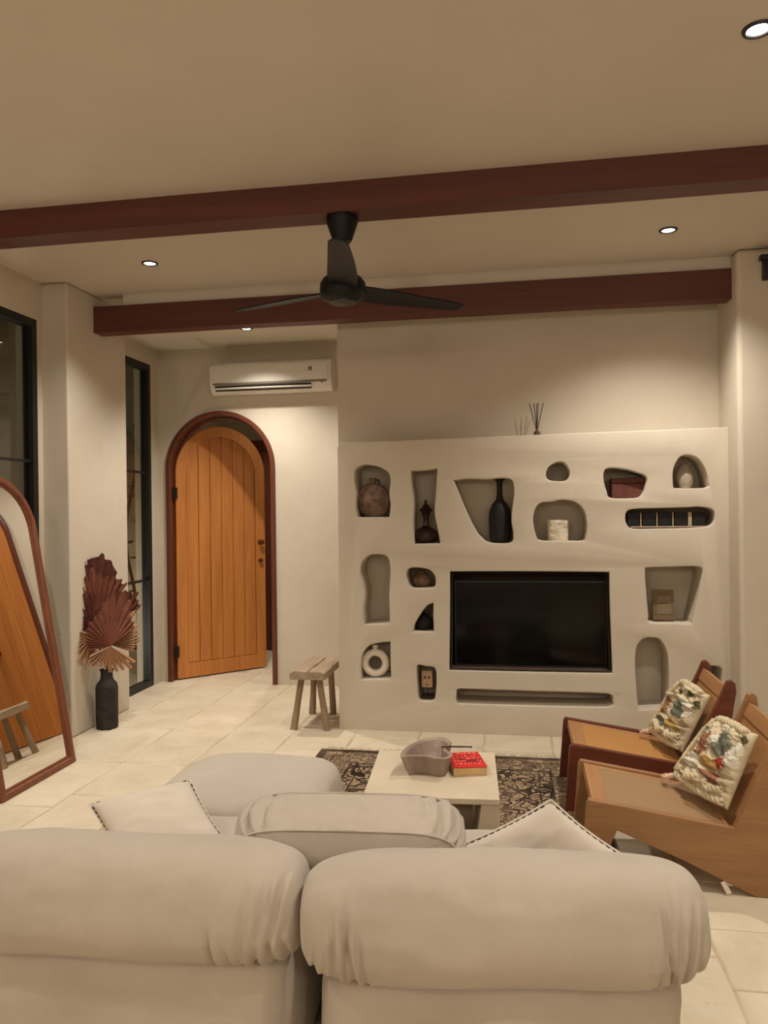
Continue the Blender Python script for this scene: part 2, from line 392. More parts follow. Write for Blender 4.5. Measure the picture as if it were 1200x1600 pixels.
# ------------------------------------------------------------------ niche wall
def nw(x, y): p = at(x, y, 'y', YN); return (p.x, p.z)
NICHE = {
 'moon': [(556, 733), (570, 726), (590, 729), (606, 738), (610, 752), (608, 770), (610, 790), (608, 808, 1), (559, 808, 1), (556, 790), (557, 770), (554, 750)],
 'ewer': [(642, 736, 1), (662, 735), (683, 732, 1), (681, 770), (679, 800), (683, 822), (688, 849, 1), (647, 850, 1), (645, 815), (646, 785), (643, 758)],
 'bottle': [(709, 751, 1), (730, 748), (760, 749), (785, 747), (800, 751), (803, 770), (800, 795), (799, 815), (802, 835), (797, 848), (765, 848), (750, 838), (741, 826), (727, 796), (716, 768)],
 'tiny': [(853, 740), (858, 729), (871, 722), (883, 724), (890, 738), (886, 749), (876, 752), (862, 751), (855, 748)],
 'dome': [(833, 815), (836, 796), (845, 786), (862, 784), (880, 781), (900, 785), (912, 797), (917, 818), (915, 838), (909, 845), (875, 845), (846, 845), (838, 838)],
 'box': [(943, 748), (945, 735), (955, 731), (975, 733), (995, 738), (1010, 745), (1009, 758), (1003, 773), (992, 778), (955, 778), (948, 768)],
 'egg': [(1052, 758), (1052, 735), (1061, 716), (1074, 711), (1090, 716), (1102, 733), (1107, 753), (1103, 762), (1054, 763, 1)],
 'cubes': [(977, 808), (981, 798), (995, 795), (1030, 794), (1070, 793), (1095, 792), (1113, 796), (1117, 806), (1114, 818), (1104, 823), (1080, 825), (1030, 826), (990, 826), (980, 820)],
 'foot': [(563, 895), (565, 880), (575, 869), (590, 866), (605, 870), (610, 888), (609, 910), (608, 935), (609, 955), (609, 974, 1), (569, 976, 1), (567, 955), (570, 930), (567, 910)],
 'pot': [(635, 897), (640, 888), (655, 887), (672, 891), (680, 902), (680, 914), (676, 918), (660, 919), (643, 918), (637, 908)],
 'sail': [(675, 943), (677, 945), (677, 965), (678, 987, 1), (645, 987, 1), (648, 975), (658, 958), (667, 947)],
 'ring': [(563, 1045), (566, 1023), (577, 1009), (595, 1004), (610, 1003, 1), (610, 1030), (611, 1061, 1), (564, 1062, 1)],
 'face': [(652, 1040), (665, 1041), (679, 1044), (682, 1058), (681, 1080), (678, 1094), (665, 1096), (654, 1093), (652, 1075), (651, 1055)],
 'tv': [(703, 893, 1), (830, 893), (952, 894, 1), (953, 950), (957, 1052, 1), (830, 1050), (702, 1047, 1), (703, 960)],
 'slot': [(713, 1084), (716, 1077), (740, 1077), (830, 1080), (930, 1083), (955, 1086), (958, 1094), (956, 1103), (930, 1105), (830, 1103), (730, 1100), (714, 1097)],
 'book': [(1008, 892), (1013, 887), (1040, 886), (1085, 885), (1097, 889), (1096, 905), (1090, 935), (1082, 968), (1078, 975), (1050, 974), (1016, 973), (1013, 960), (1010, 925)],
 'arch': [(993, 1025), (996, 1008), (1006, 998), (1018, 996), (1032, 1000), (1042, 1018), (1045, 1045), (1045, 1075), (1044, 1107, 1), (998, 1110, 1), (995, 1080), (993, 1050)],
 'end': [(1098, 1048), (1104, 1041), (1120, 1041), (1128, 1046), (1128, 1062), (1126, 1085), (1122, 1100), (1104, 1099), (1099, 1080)],
}
wo = [nw(527, 700), nw(529, 693.5), nw(535, 691.5)]+[nw(x, 692-(x-527)*.0408) for x in range(600, 1140, 90)]
wo += [(XR+.01, nw(1140, 667)[1]), (XR+.01, -.01), (nw(530, 1135)[0], -.01)]
loops = [wo]+[smooth_closed([nw(p[0], p[1])+tuple(p[2:]) for p in v], 6) for v in NICHE.values()]
ND = .25
struct(plate('wall_niche', loops, lambda x, y, t: (x, YN+t, y), ND, .007, 'plaster'), 'sculpted plaster wall with free-form display niches')
bm = bmesh.new(); box(bm, (nw(530, 1100)[0]+.002, YN+ND-.004, 0), (XR+.01, YN+ND+.14, 1.86)); struct(mesh_obj('wall_niche_backing', bm, 'plaster'))

# ------------------------------------------------------------------ beams
def beam(label, a, b):
    bm = bmesh.new(); a, b = Vector(a), Vector(b); n = 40
    rings = []
    for i in range(n+1):
        x = a.x+(b.x-a.x)*i/n; j = lambda s: noise.noise(Vector((x*1.3, s, a.y)))*.004
        rings.append([bm.verts.new((x, a.y+j(1), a.z+j(2))), bm.verts.new((x, b.y, a.z+j(3))), bm.verts.new((x, b.y, b.z)), bm.verts.new((x, a.y+j(4), b.z))])
    for A, B in zip(rings, rings[1:]):
        for k in range(4): bm.faces.new((A[k], A[(k+1) % 4], B[(k+1) % 4], B[k]))
    bm.faces.new(rings[0]); bm.faces.new(rings[-1])
    return tag(mesh_obj('ceiling_beam', bm, 'beam', smooth=30), label, 'beam', 'red-brown ceiling beams')
beam('red-brown wooden ceiling beam nearest the camera, carrying the fan', (XL, 3.40, 2.813), (2.6, 3.545, ZC))
B2Z0, B2Z1 = at(600, 496, 'y', 4.845).z, at(600, 452, 'y', 4.845).z
beam('red-brown wooden ceiling beam in front of the niche wall', (XP, 4.845, B2Z0+.003), (XR, 4.955, B2Z1))

struct(boxo('ceiling_soffit', (XL-.01, 5.19, 2.85), (.42, YB+.01, ZC), 'ceiling', bev=0))
struct(boxo('trim_1', (-2.62, 4.862, B2Z1-.004), (XR+.01, 5.17, ZC), 'ceiling', bev=0))

# ------------------------------------------------------------------ downlights
def downlight(x, y, label, z=ZC, watts=1.0):
    t = empty('downlight', (x, y, z))
    latheo('trim_ring', [(.034, -.002), (.036, -.007), (.047, -.006), (.049, 0), (.034, 0), (.034, -.002)], 'black', t)
    latheo('lamp', [(0, -.0035), (.03, -.0035), (.034, -.001), (0, -.001)], 'lamp', t)
    ld = bpy.data.lights.new('downlight_beam', 'SPOT'); ld.energy = LAMP_W*watts*4; ld.color = LAMP_COL
    ld.spot_size = math.radians(122); ld.spot_blend = .8; ld.shadow_soft_size = .03
    lo = bpy.data.objects.new('downlight_beam', ld); COL.objects.link(lo); lo.parent = t; lo.location = (0, 0, -.012)
    return tag(t, label, 'ceiling light', 'recessed ceiling downlights')
downlight(-2.134, 4.288, 'small recessed downlight between the beams on the left of the fan', watts=.8)
downlight(-1.992, 5.57, 'small recessed downlight in front of the air conditioner', z=2.85, watts=.98)
downlight(-.7, 5.75, 'recessed downlight round the corner behind the niche wall', z=2.85, watts=.4)
downlight(.841, 4.337, 'small recessed downlight between the beams on the right of the fan')
downlight(.775, 2.57, 'bright recessed downlight in front of both beams, upper right')
downlight(-2.134, 2.57, 'recessed downlight outside the left frame edge', watts=1)
downlight(.775, .7, 'recessed downlight above and behind the camera, right', watts=.55)
downlight(-2.134, .7, 'recessed downlight above and behind the camera, left', watts=.55)
downlight(-.7, -1.2, 'recessed downlight far behind the camera', watts=.8)
downlight(-2.1, 6.95, 'recessed downlight in the corridor behind the door', z=2.70, watts=.5)

# unseen globe pendants, added behind the camera as fill light
def pendant(x, y, label):
    t = empty('fill_pendant', (x, y, ZC)); bm = bmesh.new(); tube(bm, [(0, 0, 0), (0, 0, -.5)], .004, 8); mesh_obj('cord', bm, 'black', t, 60)
    latheo('canopy', [(0, 0), (.05, 0), (.05, -.02), (0, -.025)], 'black', t); latheo('cap', [(0, -.48), (.03, -.49), (.05, -.52), (0, -.53)], 'black', t)
    bm = bmesh.new(); bmesh.ops.create_uvsphere(bm, u_segments=24, v_segments=14, radius=.16); bmesh.ops.translate(bm, verts=bm.verts, vec=(0, 0, -.68)); mesh_obj('globe', bm, 'globe', t, 180)
    tag(t, label, 'pendant lamp', 'added fill globes behind the camera')
pendant(-1.3, -1.5, 'unseen globe pendant added as fill behind the camera, left of the pair'); pendant(1.3, -1.3, 'unseen globe pendant added as fill behind the camera, right of the pair')

# ------------------------------------------------------------------ windows
def window(name, y0, y1, label, mull=()):
    t = empty(name, (XL, (y0+y1)/2, 0)); yc = (y0+y1)/2; t['kind'] = 'structure'; t['label'] = label
    bm = bmesh.new(); fw = .05
    box(bm, (-.07, y0-yc, 0), (.0, y0-yc+fw, 2.70)); box(bm, (-.07, y1-yc-fw, 0), (.0, y1-yc, 2.70))
    box(bm, (-.07, y0-yc+fw, 2.70-fw), (.0, y1-yc-fw, 2.70)); box(bm, (-.07, y0-yc+fw, 0), (.0, y1-yc-fw, fw))
    mesh_obj('frame', bm, 'black', t)
    zs = [fw, .89, 1.79, 2.70-fw]; ys = [y0-yc+fw]+[m_-yc for m_ in mull]+[y1-yc-fw]
    for z in zs[1:-1]: boxo('glazing_bar', (-.05, ys[0], z-.009), (-.015, ys[-1], z+.009), 'black', t, .002)
    for m_ in mull: boxo('glazing_bar', (-.06, m_-yc-.02, fw), (-.01, m_-yc+.02, 2.70-fw), 'black', t, .002)
    for a, b_ in zip(ys, ys[1:]):
        for c, d in zip(zs, zs[1:]): boxo('pane', (-.036, a, c), (-.030, b_, d), 'glass', t, 0)
window('window_1', 2.95, 4.474, 'tall black-framed window behind the leaning mirror', (3.7,))
window('window_2', 5.26, 6.03, 'narrow tall black-framed window beside the arched door')
# garden wall outside and its light
gw = boxo('garden_wall', (-4.35, 2.0, -.1), (-4.25, 10.5, 3.4), 'garden', bev=.01)
tag(gw, 'pale plaster garden wall seen through the windows', 'wall')
boxo('garden_ground', (-4.3, 2.0, -.08), (-3.72, 10.5, -.02), 'grout', bev=0)['kind'] = 'structure'
def garden_lamp(y, label):
    t = empty('garden_lamp', (-3.85, y, 0)); latheo('stake', [(0, -.02), (.02, -.02), (.02, .12), (0, .12)], 'black', t)
    latheo('lamp_head', [(.0, .12), (.035, .12), (.04, .17), (.0, .17)], 'black', t)
    ld = bpy.data.lights.new('garden_lamp_light', 'POINT'); ld.energy = 26; ld.color = LAMP_COL; ld.shadow_soft_size = .04
    lo = bpy.data.objects.new('garden_lamp_light', ld); COL.objects.link(lo); lo.parent = t; lo.location = (0, 0, .24)
    tag(t, label, 'garden lamp', 'garden lamps outside')
garden_lamp(8.6, 'small garden lamp outside beyond the narrow window')
garden_lamp(5.2, 'small garden lamp outside the large left window')
def vine():
    rnd = random.Random(3); t = empty('climbing_vine', (-4.0, 7.55, 0)); bm = bmesh.new()
    pts = [(math.sin(k*.9)*.05, math.cos(k*.7)*.05, k*.24) for k in range(11)]
    tube(bm, pts, .018, 6); mesh_obj('stem', bm, 'vine', t, 60)
    for k in range(26):
        p = Vector(pts[rnd.randint(3, 10)])+Vector((rnd.uniform(-.1, .1), rnd.uniform(-.2, .2), rnd.uniform(-.1, .1)))
        a, e = rnd.uniform(0, 6.28), rnd.uniform(-.6, .3); d = Vector((math.cos(a)*math.cos(e), math.sin(a)*math.cos(e), math.sin(e))); s = d.cross(Vector((0, 0, 1))).normalized()
        bm = bmesh.new(); L, W = .16, .05
        q = [p, p+d*L*.4+s*W, p+d*L, p+d*L*.4-s*W]; up = Vector((0, 0, .02))
        v = [bm.verts.new(x) for x in q]; c = bm.verts.new(p+d*L*.45+up)
        for i in range(4): bm.faces.new((v[i], v[(i+1) % 4], c))
        mesh_obj('leaf', bm, 'vine', t)
    tag(t, 'dark climbing plant outside the narrow window', 'plant')
vine()

# ------------------------------------------------------------------ arched door
door = empty('door_1', (DCX, YB, 0)); door['kind'] = 'structure'; door['label'] = 'arched plank door standing ajar in red-brown casing'
def archring(ro, ri, spr, z0=0, n=40):
    out = [(-ro, z0)]+[(-ro*math.cos(PI*k/n), spr+ro*math.sin(PI*k/n)) for k in range(n+1)]+[(ro, z0)]
    inn = [(ri, z0)]+[(ri*math.cos(PI*k/n), spr+ri*math.sin(PI*k/n)) for k in range(n+1)]+[(-ri, z0)]
    return out+inn
def ring_mesh(ro, ri, spr, t0, t1, f, mat, name, parent, bev=.006):
    n = 40; bm = bmesh.new()
    O = [(-ro, 0)]+[(-ro*math.cos(PI*k/n), spr+ro*math.sin(PI*k/n)) for k in range(n+1)]+[(ro, 0)]
    I = [(-ri, 0)]+[(-ri*math.cos(PI*k/n), spr+ri*math.sin(PI*k/n)) for k in range(n+1)]+[(ri, 0)]
    rows = []
    for (ou, ov), (iu, iv) in zip(O, I):
        def mix(a): return (ou+(iu-ou)*a, ov+(iv-ov)*a)
        wv = ro-ri; e = bev/wv
        sec = [(0, t1), (0, t0+bev), (e, t0), (1-e, t0), (1, t0+bev), (1, t1)]
        rows.append([bm.verts.new(f(*mix(a), t)) for a, t in sec])
    for A, B in zip(rows, rows[1:]):
        for k in range(6): bm.faces.new((A[k], A[(k+1) % 6], B[(k+1) % 6], B[k]))
    bm.faces.new(rows[0]); bm.faces.new(rows[-1])
    return mesh_obj(name, bm, mat, parent, 30)
ring_mesh(DRO, DRI, DSPR, -.022, .12, lambda u, v, t: (u, t, v), 'casing', 'casing', door)
ring_mesh(DRI, DRI-.02, DSPR, .085, .12, lambda u, v, t: (u, t, v), 'casing', 'door_stop', door, .003)
# the leaf, hinged at the left jamb, swung away from the room
LW, LH = .85, 2.205; LSPR = LH-LW/2
leafp = empty('door_leaf', (-.425, .05, .012), math.radians(45.5)); leafp.parent = door
def lf(u, v, t): return (u, t, v)
ring_in = LW/2-.095
def leaf_frame():
    n = 36; bm = bmesh.new(); ro, ri = LW/2, ring_in; c = LW/2
    O = [(c-ro, 0)]+[(c-ro*math.cos(PI*k/n), LSPR+ro*math.sin(PI*k/n)) for k in range(n+1)]+[(c+ro, 0)]
    I = [(c-ri, 0)]+[(c-ri*math.cos(PI*k/n), LSPR+ri*math.sin(PI*k/n)) for k in range(n+1)]+[(c+ri, 0)]
    rows = [[bm.verts.new(p) for p in ((o[0], 0, o[1]), (i[0], 0, i[1]), (i[0], .04, i[1]), (o[0], .04, o[1]))] for o, i in zip(O, I)]
    for A, B in zip(rows, rows[1:]):
        for k in range(4): bm.faces.new((A[k], A[(k+1) % 4], B[(k+1) % 4], B[k]))
    bm.faces.new(rows[0]); bm.faces.new(rows[-1])
    return mesh_obj('leaf_frame', bm, 'leaf', leafp, 30)
leaf_frame()
boxo('bottom_rail', (.095, .0005, 0), (LW-.095, .0395, .125), 'leaf', leafp, .002)
NP = 6; u0, u1 = .097, LW-.097
for k in range(NP):
    a = u0+(u1-u0)*k/NP+.0022; b_ = u0+(u1-u0)*(k+1)/NP-.0022
    top = [(b_-(b_-a)*i/6, LSPR+math.sqrt(max(0, ring_in**2-(b_-(b_-a)*i/6-LW/2)**2))-.003) for i in range(7)]
    bm = bmesh.new(); prism(bm, [(a, .128), (b_, .128)]+top, lf, .006, .034, .003, 1)
    mesh_obj('plank', bm, 'leaf', leafp, 30)
def knob(z, lever):
    bm = bmesh.new()
    prof = [(0, -.002), (.022, -.002), (.022, .006), (.01, .01), (.01, .03), (.024, .042), (.022, .056), (0, .062)]
    lathe(bm, prof, 20)
    for v in bm.verts: v.co = Vector((v.co.x, -v.co.z, v.co.y))
    o = mesh_obj('door_knob' if not lever else 'key_lock', bm, 'brass', leafp, 50); o.location = (LW-.055, 0, z); 
    if lever: o.scale = (.8, .6, .8)
knob(1.16, False); knob(.99, True)
for z in (.25, 1.62):
    boxo('hinge', (-.42-.03, .02, z-.05), (-.42+.012, .05, z+.05), 'hinge', door, .002)
# a second arched door, shut, round the corner behind the niche wall (the mirror shows it)
door3 = empty('door_3', (-.745, YB, 0)); door3['kind'] = 'structure'; door3['label'] = 'closed arched plank door reflected in the mirror'
ring_mesh(DRO, DRI, DSPR, -.03, -.001, lambda u, v, t: (u, t, v), 'casing', 'casing', door3)
for k in range(6):
    a = -DRI+2*DRI*k/6+.002; b_ = -DRI+2*DRI*(k+1)/6-.002
    top = [(b_-(b_-a)*i/6, DSPR+math.sqrt(max(0, DRI**2-(b_-(b_-a)*i/6)**2))-.002) for i in range(7)]
    bm = bmesh.new(); prism(bm, [(a, .005), (b_, .005)]+top, lf, -.02, -.001, .003, 1); mesh_obj('plank', bm, 'leaf', door3, 30)
bm = bmesh.new(); bmesh.ops.create_uvsphere(bm, u_segments=16, v_segments=10, radius=.026); bmesh.ops.translate(bm, verts=bm.verts, vec=(-.03, -.045, .86)); mesh_obj('door_knob', bm, 'brass', door3, 180)
# wooden door at the end of the corridor
d2 = empty('door_2', (-2.45, 7.73, 0)); d2['kind'] = 'structure'; d2['label'] = 'wooden door at the far end of the corridor'
boxo('door_lintel', (-.62, -.06, 2.10), (.62, .0, 2.2), 'casing', d2); boxo('jamb', (-.62, -.06, 0), (-.54, 0, 2.1), 'casing', d2); boxo('jamb', (.54, -.06, 0), (.62, 0, 2.1), 'casing', d2)
for k in range(4): boxo('board', (-.54+.27*k+.002, -.035, .14), (-.54+.27*(k+1)-.002, -.005, 2.1), 'casing', d2)
boxo('bottom_rail', (-.54, -.045, .01), (.54, -.001, .138), 'casing', d2)

# ------------------------------------------------------------------ air conditioner
def aircon():
    p0, p1 = at(327, 575, 'y', 5.995), at(517, 563, 'y', 5.995)
    x0, x1 = p0.x, p1.x; z1 = 2.690; z0 = 2.424; t = empty('air_conditioner', ((x0+x1)/2, YB, z0)); W = (x1-x0)/2; H = z1-z0
    D = .175
    prof = [(0, .02), (-.09, 0), (-.125, .012), (-.152, .04), (-.17, .08), (-D, .105), (-D-.004, .15), (-D+.004, H-.035), (-D+.03, H-.006), (-D+.06, H), (0, H)]
    bm = bmesh.new(); prism(bm, prof, lambda u, v, s: (s, u, v), -W, W, .006, 2)
    body = mesh_obj('body', bm, 'acwhite', t, 40)
    fr = [(-D-.0005, .093), (-D-.010, .15), (-D-.004, H-.05), (-D+.02, H-.045), (-D+.02, .093)]
    bm = bmesh.new(); prism(bm, fr, lambda u, v, s: (s, u, v), -W+.02, W-.03, .003, 2); mesh_obj('front_panel', bm, 'acwhite', t, 40)
    bm = bmesh.new(); prism(bm, [(-D-.004, .075), (-D-.006, .087), (-D+.03, .087), (-D+.03, .075)], lambda u, v, s: (s, u, v), -W+.03, W-.04); mesh_obj('panel_gap', bm, 'acgrey', t)
    bm = bmesh.new(); prism(bm, [(-.166, .048), (-.1735, .068), (-.12, .068), (-.12, .03), (-.149, .026)], lambda u, v, s: (s, u, v), -W+.045, W-.17); mesh_obj('outlet', bm, 'acdark', t)
    bm = bmesh.new(); prism(bm, [(-.173, .044), (-.175, .052), (-.154, .044), (-.152, .036)], lambda u, v, s: (s, u, v), -W+.05, W-.165, .001, 1); mesh_obj('louver', bm, 'acwhite', t)
    # the little maker's mark on the panel
    bm = bmesh.new(); X = W-.19; y = -D-.0095; zz = .165
    for a, b_ in (((0, 0), (.03, .005)), ((.026, 0), (.031, .03)), ((.008, .012), (.026, .017)), ((.006, .026), (.031, .031)), ((.006, .017), (.011, .026))):
        box(bm, (X+a[0], y-.002, zz+a[1]), (X+b_[0], y+.006, zz+b_[1]))
    mesh_obj('logo', bm, 'acdark', t)
    bm = bmesh.new(); box(bm, (W-.085, -.174, .066), (W-.07, -.16, .078)); mesh_obj('indicator', bm, 'acgrey', t)
    tag(t, 'white split air conditioner mounted above the arched door', 'air conditioner')
aircon()

# ------------------------------------------------------------------ ceiling fan
def fan():
    HX, HY = -.77, 3.47; zt = 2.813; t = empty('ceiling_fan', (HX, HY, zt))
    latheo('canopy', [(0, 0), (.072, 0), (.075, -.01), (.072, -.03), (.046, -.105), (.040, -.115), (0, -.115)], 'fan', t)
    latheo('downrod', [(.014, -.11), (.014, -.29), (0, -.29)], 'fan', t, n=16)
    hub = latheo('motor_housing', [(0, -.235), (.03, -.24), (.045, -.27), (.09, -.285), (.106, -.31), (.108, -.35), (.10, -.375), (.066, -.392), (0, -.392)], 'fan', t)
    latheo('cap', [(.0, -.390), (.064, -.390), (.062, -.398), (.03, -.402), (0, -.403)], 'fancap', t)
    ZB = 2.475-zt
    def blade(ang, L, pitch):
        bm = bmesh.new(); n = 18; rows = []
        for i in range(n+1):
            s = i/n; r = .085+(L-.085)*s
            wl = .062+.010*math.sin(min(1, s*3)*PI*.5)-.034*s**1.6
            if s > .96: wl *= math.sqrt(max(.05, 1-((s-.96)/.04)**2*.5))
            off = .006*math.sin(s*PI); drop = -.0*s
            cp = math.cos(pitch*(1-.35*s)); sp = math.sin(pitch*(1-.35*s))
            row = []
            for v_, th in ((-1, 0), (-.5, .006), (0, .008), (.6, .006), (1, 0)):
                y = off+wl*v_; row.append((r, y*cp, ZB+y*sp+th*.6+drop))
            rows.append((([bm.verts.new(p) for p in row]), [bm.verts.new((p[0], p[1], p[2]-.006)) for p in row]))
        for (A, a), (B, b_) in zip(rows, rows[1:]):
            for k in range(4): bm.faces.new((A[k], A[k+1], B[k+1], B[k])); bm.faces.new((a[k], b_[k], b_[k+1], a[k+1]))
            bm.faces.new((A[0], B[0], b_[0], a[0])); bm.faces.new((A[4], a[4], b_[4], B[4]))
        for A, a in (rows[0], rows[-1]):
            for k in range(4): bm.faces.new((A[k], a[k], a[k+1], A[k+1]))
        o = mesh_obj('blade', bm, 'fan', t, 40); o.rotation_euler.z = math.radians(ang); return o
    for ang in (-79, 38, 158): blade(ang, .66, math.radians(-13))
    tag(t, 'black three-blade ceiling fan hanging from the near beam', 'ceiling fan')
fan()

# ------------------------------------------------------------------ television
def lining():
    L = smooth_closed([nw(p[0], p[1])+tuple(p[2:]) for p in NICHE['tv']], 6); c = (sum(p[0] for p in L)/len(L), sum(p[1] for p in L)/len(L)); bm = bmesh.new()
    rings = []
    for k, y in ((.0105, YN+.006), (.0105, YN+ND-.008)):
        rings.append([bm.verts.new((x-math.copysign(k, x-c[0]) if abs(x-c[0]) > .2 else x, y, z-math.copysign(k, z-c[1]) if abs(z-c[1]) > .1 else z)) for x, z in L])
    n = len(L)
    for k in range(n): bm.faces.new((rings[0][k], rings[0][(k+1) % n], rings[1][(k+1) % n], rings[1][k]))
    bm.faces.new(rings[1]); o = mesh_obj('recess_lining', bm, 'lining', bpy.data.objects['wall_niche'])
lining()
def tv():
    a, b_ = at(709, 907, 'y', 5.05), at(949.5, 1047, 'y', 5.05)
    t = empty('television', ((a.x+b_.x)/2, 5.06, b_.z)); W, H = (b_.x-a.x)/2, a.z-b_.z
    boxo('casing', (-W, 0, 0), (W, .035, H), 'bezel', t, .004)
    boxo('screen', (-W+.012, -.002, .018), (W-.012, .004, H-.012), 'screen', t, .001)
    boxo('chin', (-W+.01, -.004, .002), (W-.01, .003, .015), 'bezel', t, .001)
    boxo('wall_mount', (-.2, .035, H*.3), (.2, YN+ND-5.06-.003, H*.7), 'bezel', t, .004)
    tag(t, 'black flat-screen television set in the large rectangular recess', 'television')
tv()

# ------------------------------------------------------------------ things in the niches
def shelf(px, py, depth=.11):
    """point on a niche floor below the photo point, depth behind the wall face"""
    p = at(px, py, 'y', YN); z = p.z; q = at(px, py, 'y', YN+depth); return Vector((q.x, YN+depth, z))
NB = .0005
def moonflask():
    p = shelf(583, 808, .10); t = empty('moon_flask', p); R = .118
    bm = bmesh.new(); bmesh.ops.create_uvsphere(bm, u_segments=36, v_segments=20, radius=1)
    for v in bm.verts:
        n_ = 1+.06*noise.noise(v.co*3.1)+.02*noise.noise(v.co*9)
        v.co = Vector((v.co.x*R*n_, v.co.y*.07*n_, max(0, R*.93+v.co.z*R*n_)))
    mesh_obj('body', bm, 'clay', t, 180)
    latheo('neck', [(.022, .20), (.018, .225), (.020, .245), (.026, .262), (.018, .262), (.014, .23), (.012, .20)], 'clay', t, n=20)
    bm = bmesh.new(); tube(bm, [(.018, 0, .245), (.04, 0, .25), (.045, 0, .228), (.038, 0, .205)], .007, 8); mesh_obj('handle', bm, 'darkclay', t, 60)
    tag(t, 'round brown textured clay flask with small neck, top left niche', 'vase')
moonflask()
def ewer():
    p = shelf(666, 849, .11); t = empty('lidded_ewer', p)
    latheo('body', [(0, 0), (.045, 0), (.075, .02), (.084, .05), (.07, .08), (.035, .10), (.02, .115)], 'darkclay', t)
    latheo('neck', [(.02, .11), (.017, .14), (.020, .17), (.026, .185), (.030, .20), (.045, .215), (.028, .235)], 'darkclay', t, n=6)
    latheo('lid', [(.028, .235), (.018, .25), (.008, .262), (.011, .275), (.006, .285), (0, .286)], 'darkclay', t, n=16)
    tag(t, 'glossy dark brown ewer with slender neck and pointed lid', 'ewer')
ewer()
def bottle():
    p = shelf(781.5, 847, .11); t = empty('bottle_vase', p); s = .985
    prof = [(0, 0), (.06, 0), (.072, .012), (.078, .06), (.080, .14), (.075, .20), (.055, .245), (.028, .275), (.0205, .31), (.019, .36), (.022, .395), (.036, .412), (.030, .412), (.016, .39), (.013, .33), (.013, .28)]
    latheo('body', [(r*.92, z*s) for r, z in prof], 'blackclay', t, n=40)
    latheo('lip', [(.022, .404), (.037, .403), (.037, .41), (.022, .41), (.022, .404)], 'blackclay', t)
    tag(t, 'tall matte black bottle vase with flared lip', 'vase')
bottle()
def rough_pot():
    p = shelf(872, 845, .11); t = empty('stone_pot', p); bm = bmesh.new()
    n, m_ = 30, 16; rings = []
    for j in range(m_+1):
        s = j/m_; z = .13*s; r = .062+.008*s
        ring = []
        for k in range(n):
            a = 2*PI*k/n; q = Vector((math.cos(a), math.sin(a), s*2)); d = 1+.07*noise.noise(q*2.4)+.06*noise.noise(q*6)
            sq = 1/max(abs(math.cos(a)), abs(math.sin(a)))**.45
            ring.append(bm.verts.new((math.cos(a)*r*d*sq, math.sin(a)*r*d*sq, z+(.012*noise.noise(q*4) if j == m_ else 0))))
        rings.append(ring)
    for j in range(5):
        rings.append([bm.verts.new((v.co.x*(.86-.02*j), v.co.y*(.86-.02*j), .13-.02*j)) for v in rings[m_]])
    for A, B in zip(rings, rings[1:]):
        for k in range(n): bm.faces.new((A[k], A[(k+1) % n], B[(k+1) % n], B[k]))
    bm.faces.new(rings[0]); bm.faces.new(rings[-1])
    mesh_obj('body', bm, 'whitestone', t, 60)
    tag(t, 'rough white coral-stone pot in the wide domed niche', 'pot')
rough_pot()
def redbox():
    p = shelf(979, 778, .11); t = empty('keepsake_box', p)
    boxo('body', (-.097, -.06, 0), (.097, .06, .092), 'redbox', t, .005)
    boxo('lid', (-.10, -.063, .094), (.10, .063, .128), 'redbox', t, .006)
    tag(t, 'dark reddish-brown lidded box in a rounded niche', 'box')
redbox()
def egg():
    p = shelf(1070, 762, .11); t = empty('stone_egg', p); bm = bmesh.new(); bmesh.ops.create_uvsphere(bm, u_segments=28, v_segments=18, radius=1)
    for v in bm.verts:
        d = 1+.04*noise.noise(v.co*3); z = .073+v.co.z*.082*d; r = .05*d*(1-.14*v.co.z); v.co = Vector((v.co.x*r, v.co.y*r, max(0, z)))
    mesh_obj('body', bm, 'palegrey', t, 180)
    latheo('base_ring', [(.0, 0), (.035, 0), (.037, .008), (.0, .008)], 'palegrey', t)
    tag(t, 'pale grey egg-shaped stone ornament in the arched corner niche', 'ornament')
egg()
# five black cubes on a tray in the long slot
z8 = at(1040, 826, 'y', YN).z+.0065
tr = empty('display_tray', (at(1040, 826, 'y', YN+.1).x, YN+.1, z8))
xa, xb = at(985, 812, 'y', YN+.03).x-tr.location.x, at(1104, 812, 'y', YN+.03).x-tr.location.x
boxo('base', (xa, -.075, 0), (xb, .055, .008), 'tray', tr, .002)
for px in (1001.3, 1026.5, 1051.5):
    X = at(px, 812, 'y', YN+.03).x-tr.location.x; boxo('divider', (X-.0035, -.073, .0085), (X+.0035, .055, .093), 'tray', tr, .001)
X = at(1078, 812, 'y', YN+.03).x-tr.location.x; boxo('divider', (X-.011, -.073, .0085), (X+.011, .055, .093), 'tray', tr, .001)
tag(tr, 'slim tan wooden tray with dividers in the long slot', 'tray')
names5 = ['leftmost black cube in the slot tray, at its rounded end', 'second black cube from the left in the slot tray', 'middle black cube of the five in the slot tray', 'fourth black cube from the left in the slot tray', 'rightmost black cube, set apart by a wider divider']
for (a, b_), nm in zip(((979.5, 1000), (1003, 1025), (1028, 1050), (1053, 1074.5), (1082, 1103.5)), names5):
    xa, xb = at(a, 812, 'y', YN+.03).x, at(b_, 812, 'y', YN+.03).x
    boxo_ = boxo('black_cube', (xa+.003, YN+.03, z8+.009), (xb-.003, YN+.12, z8+.009+.086), 'blackclay', None, .006)
    tag(boxo_, nm, 'cube', 'black cubes in the slot tray')
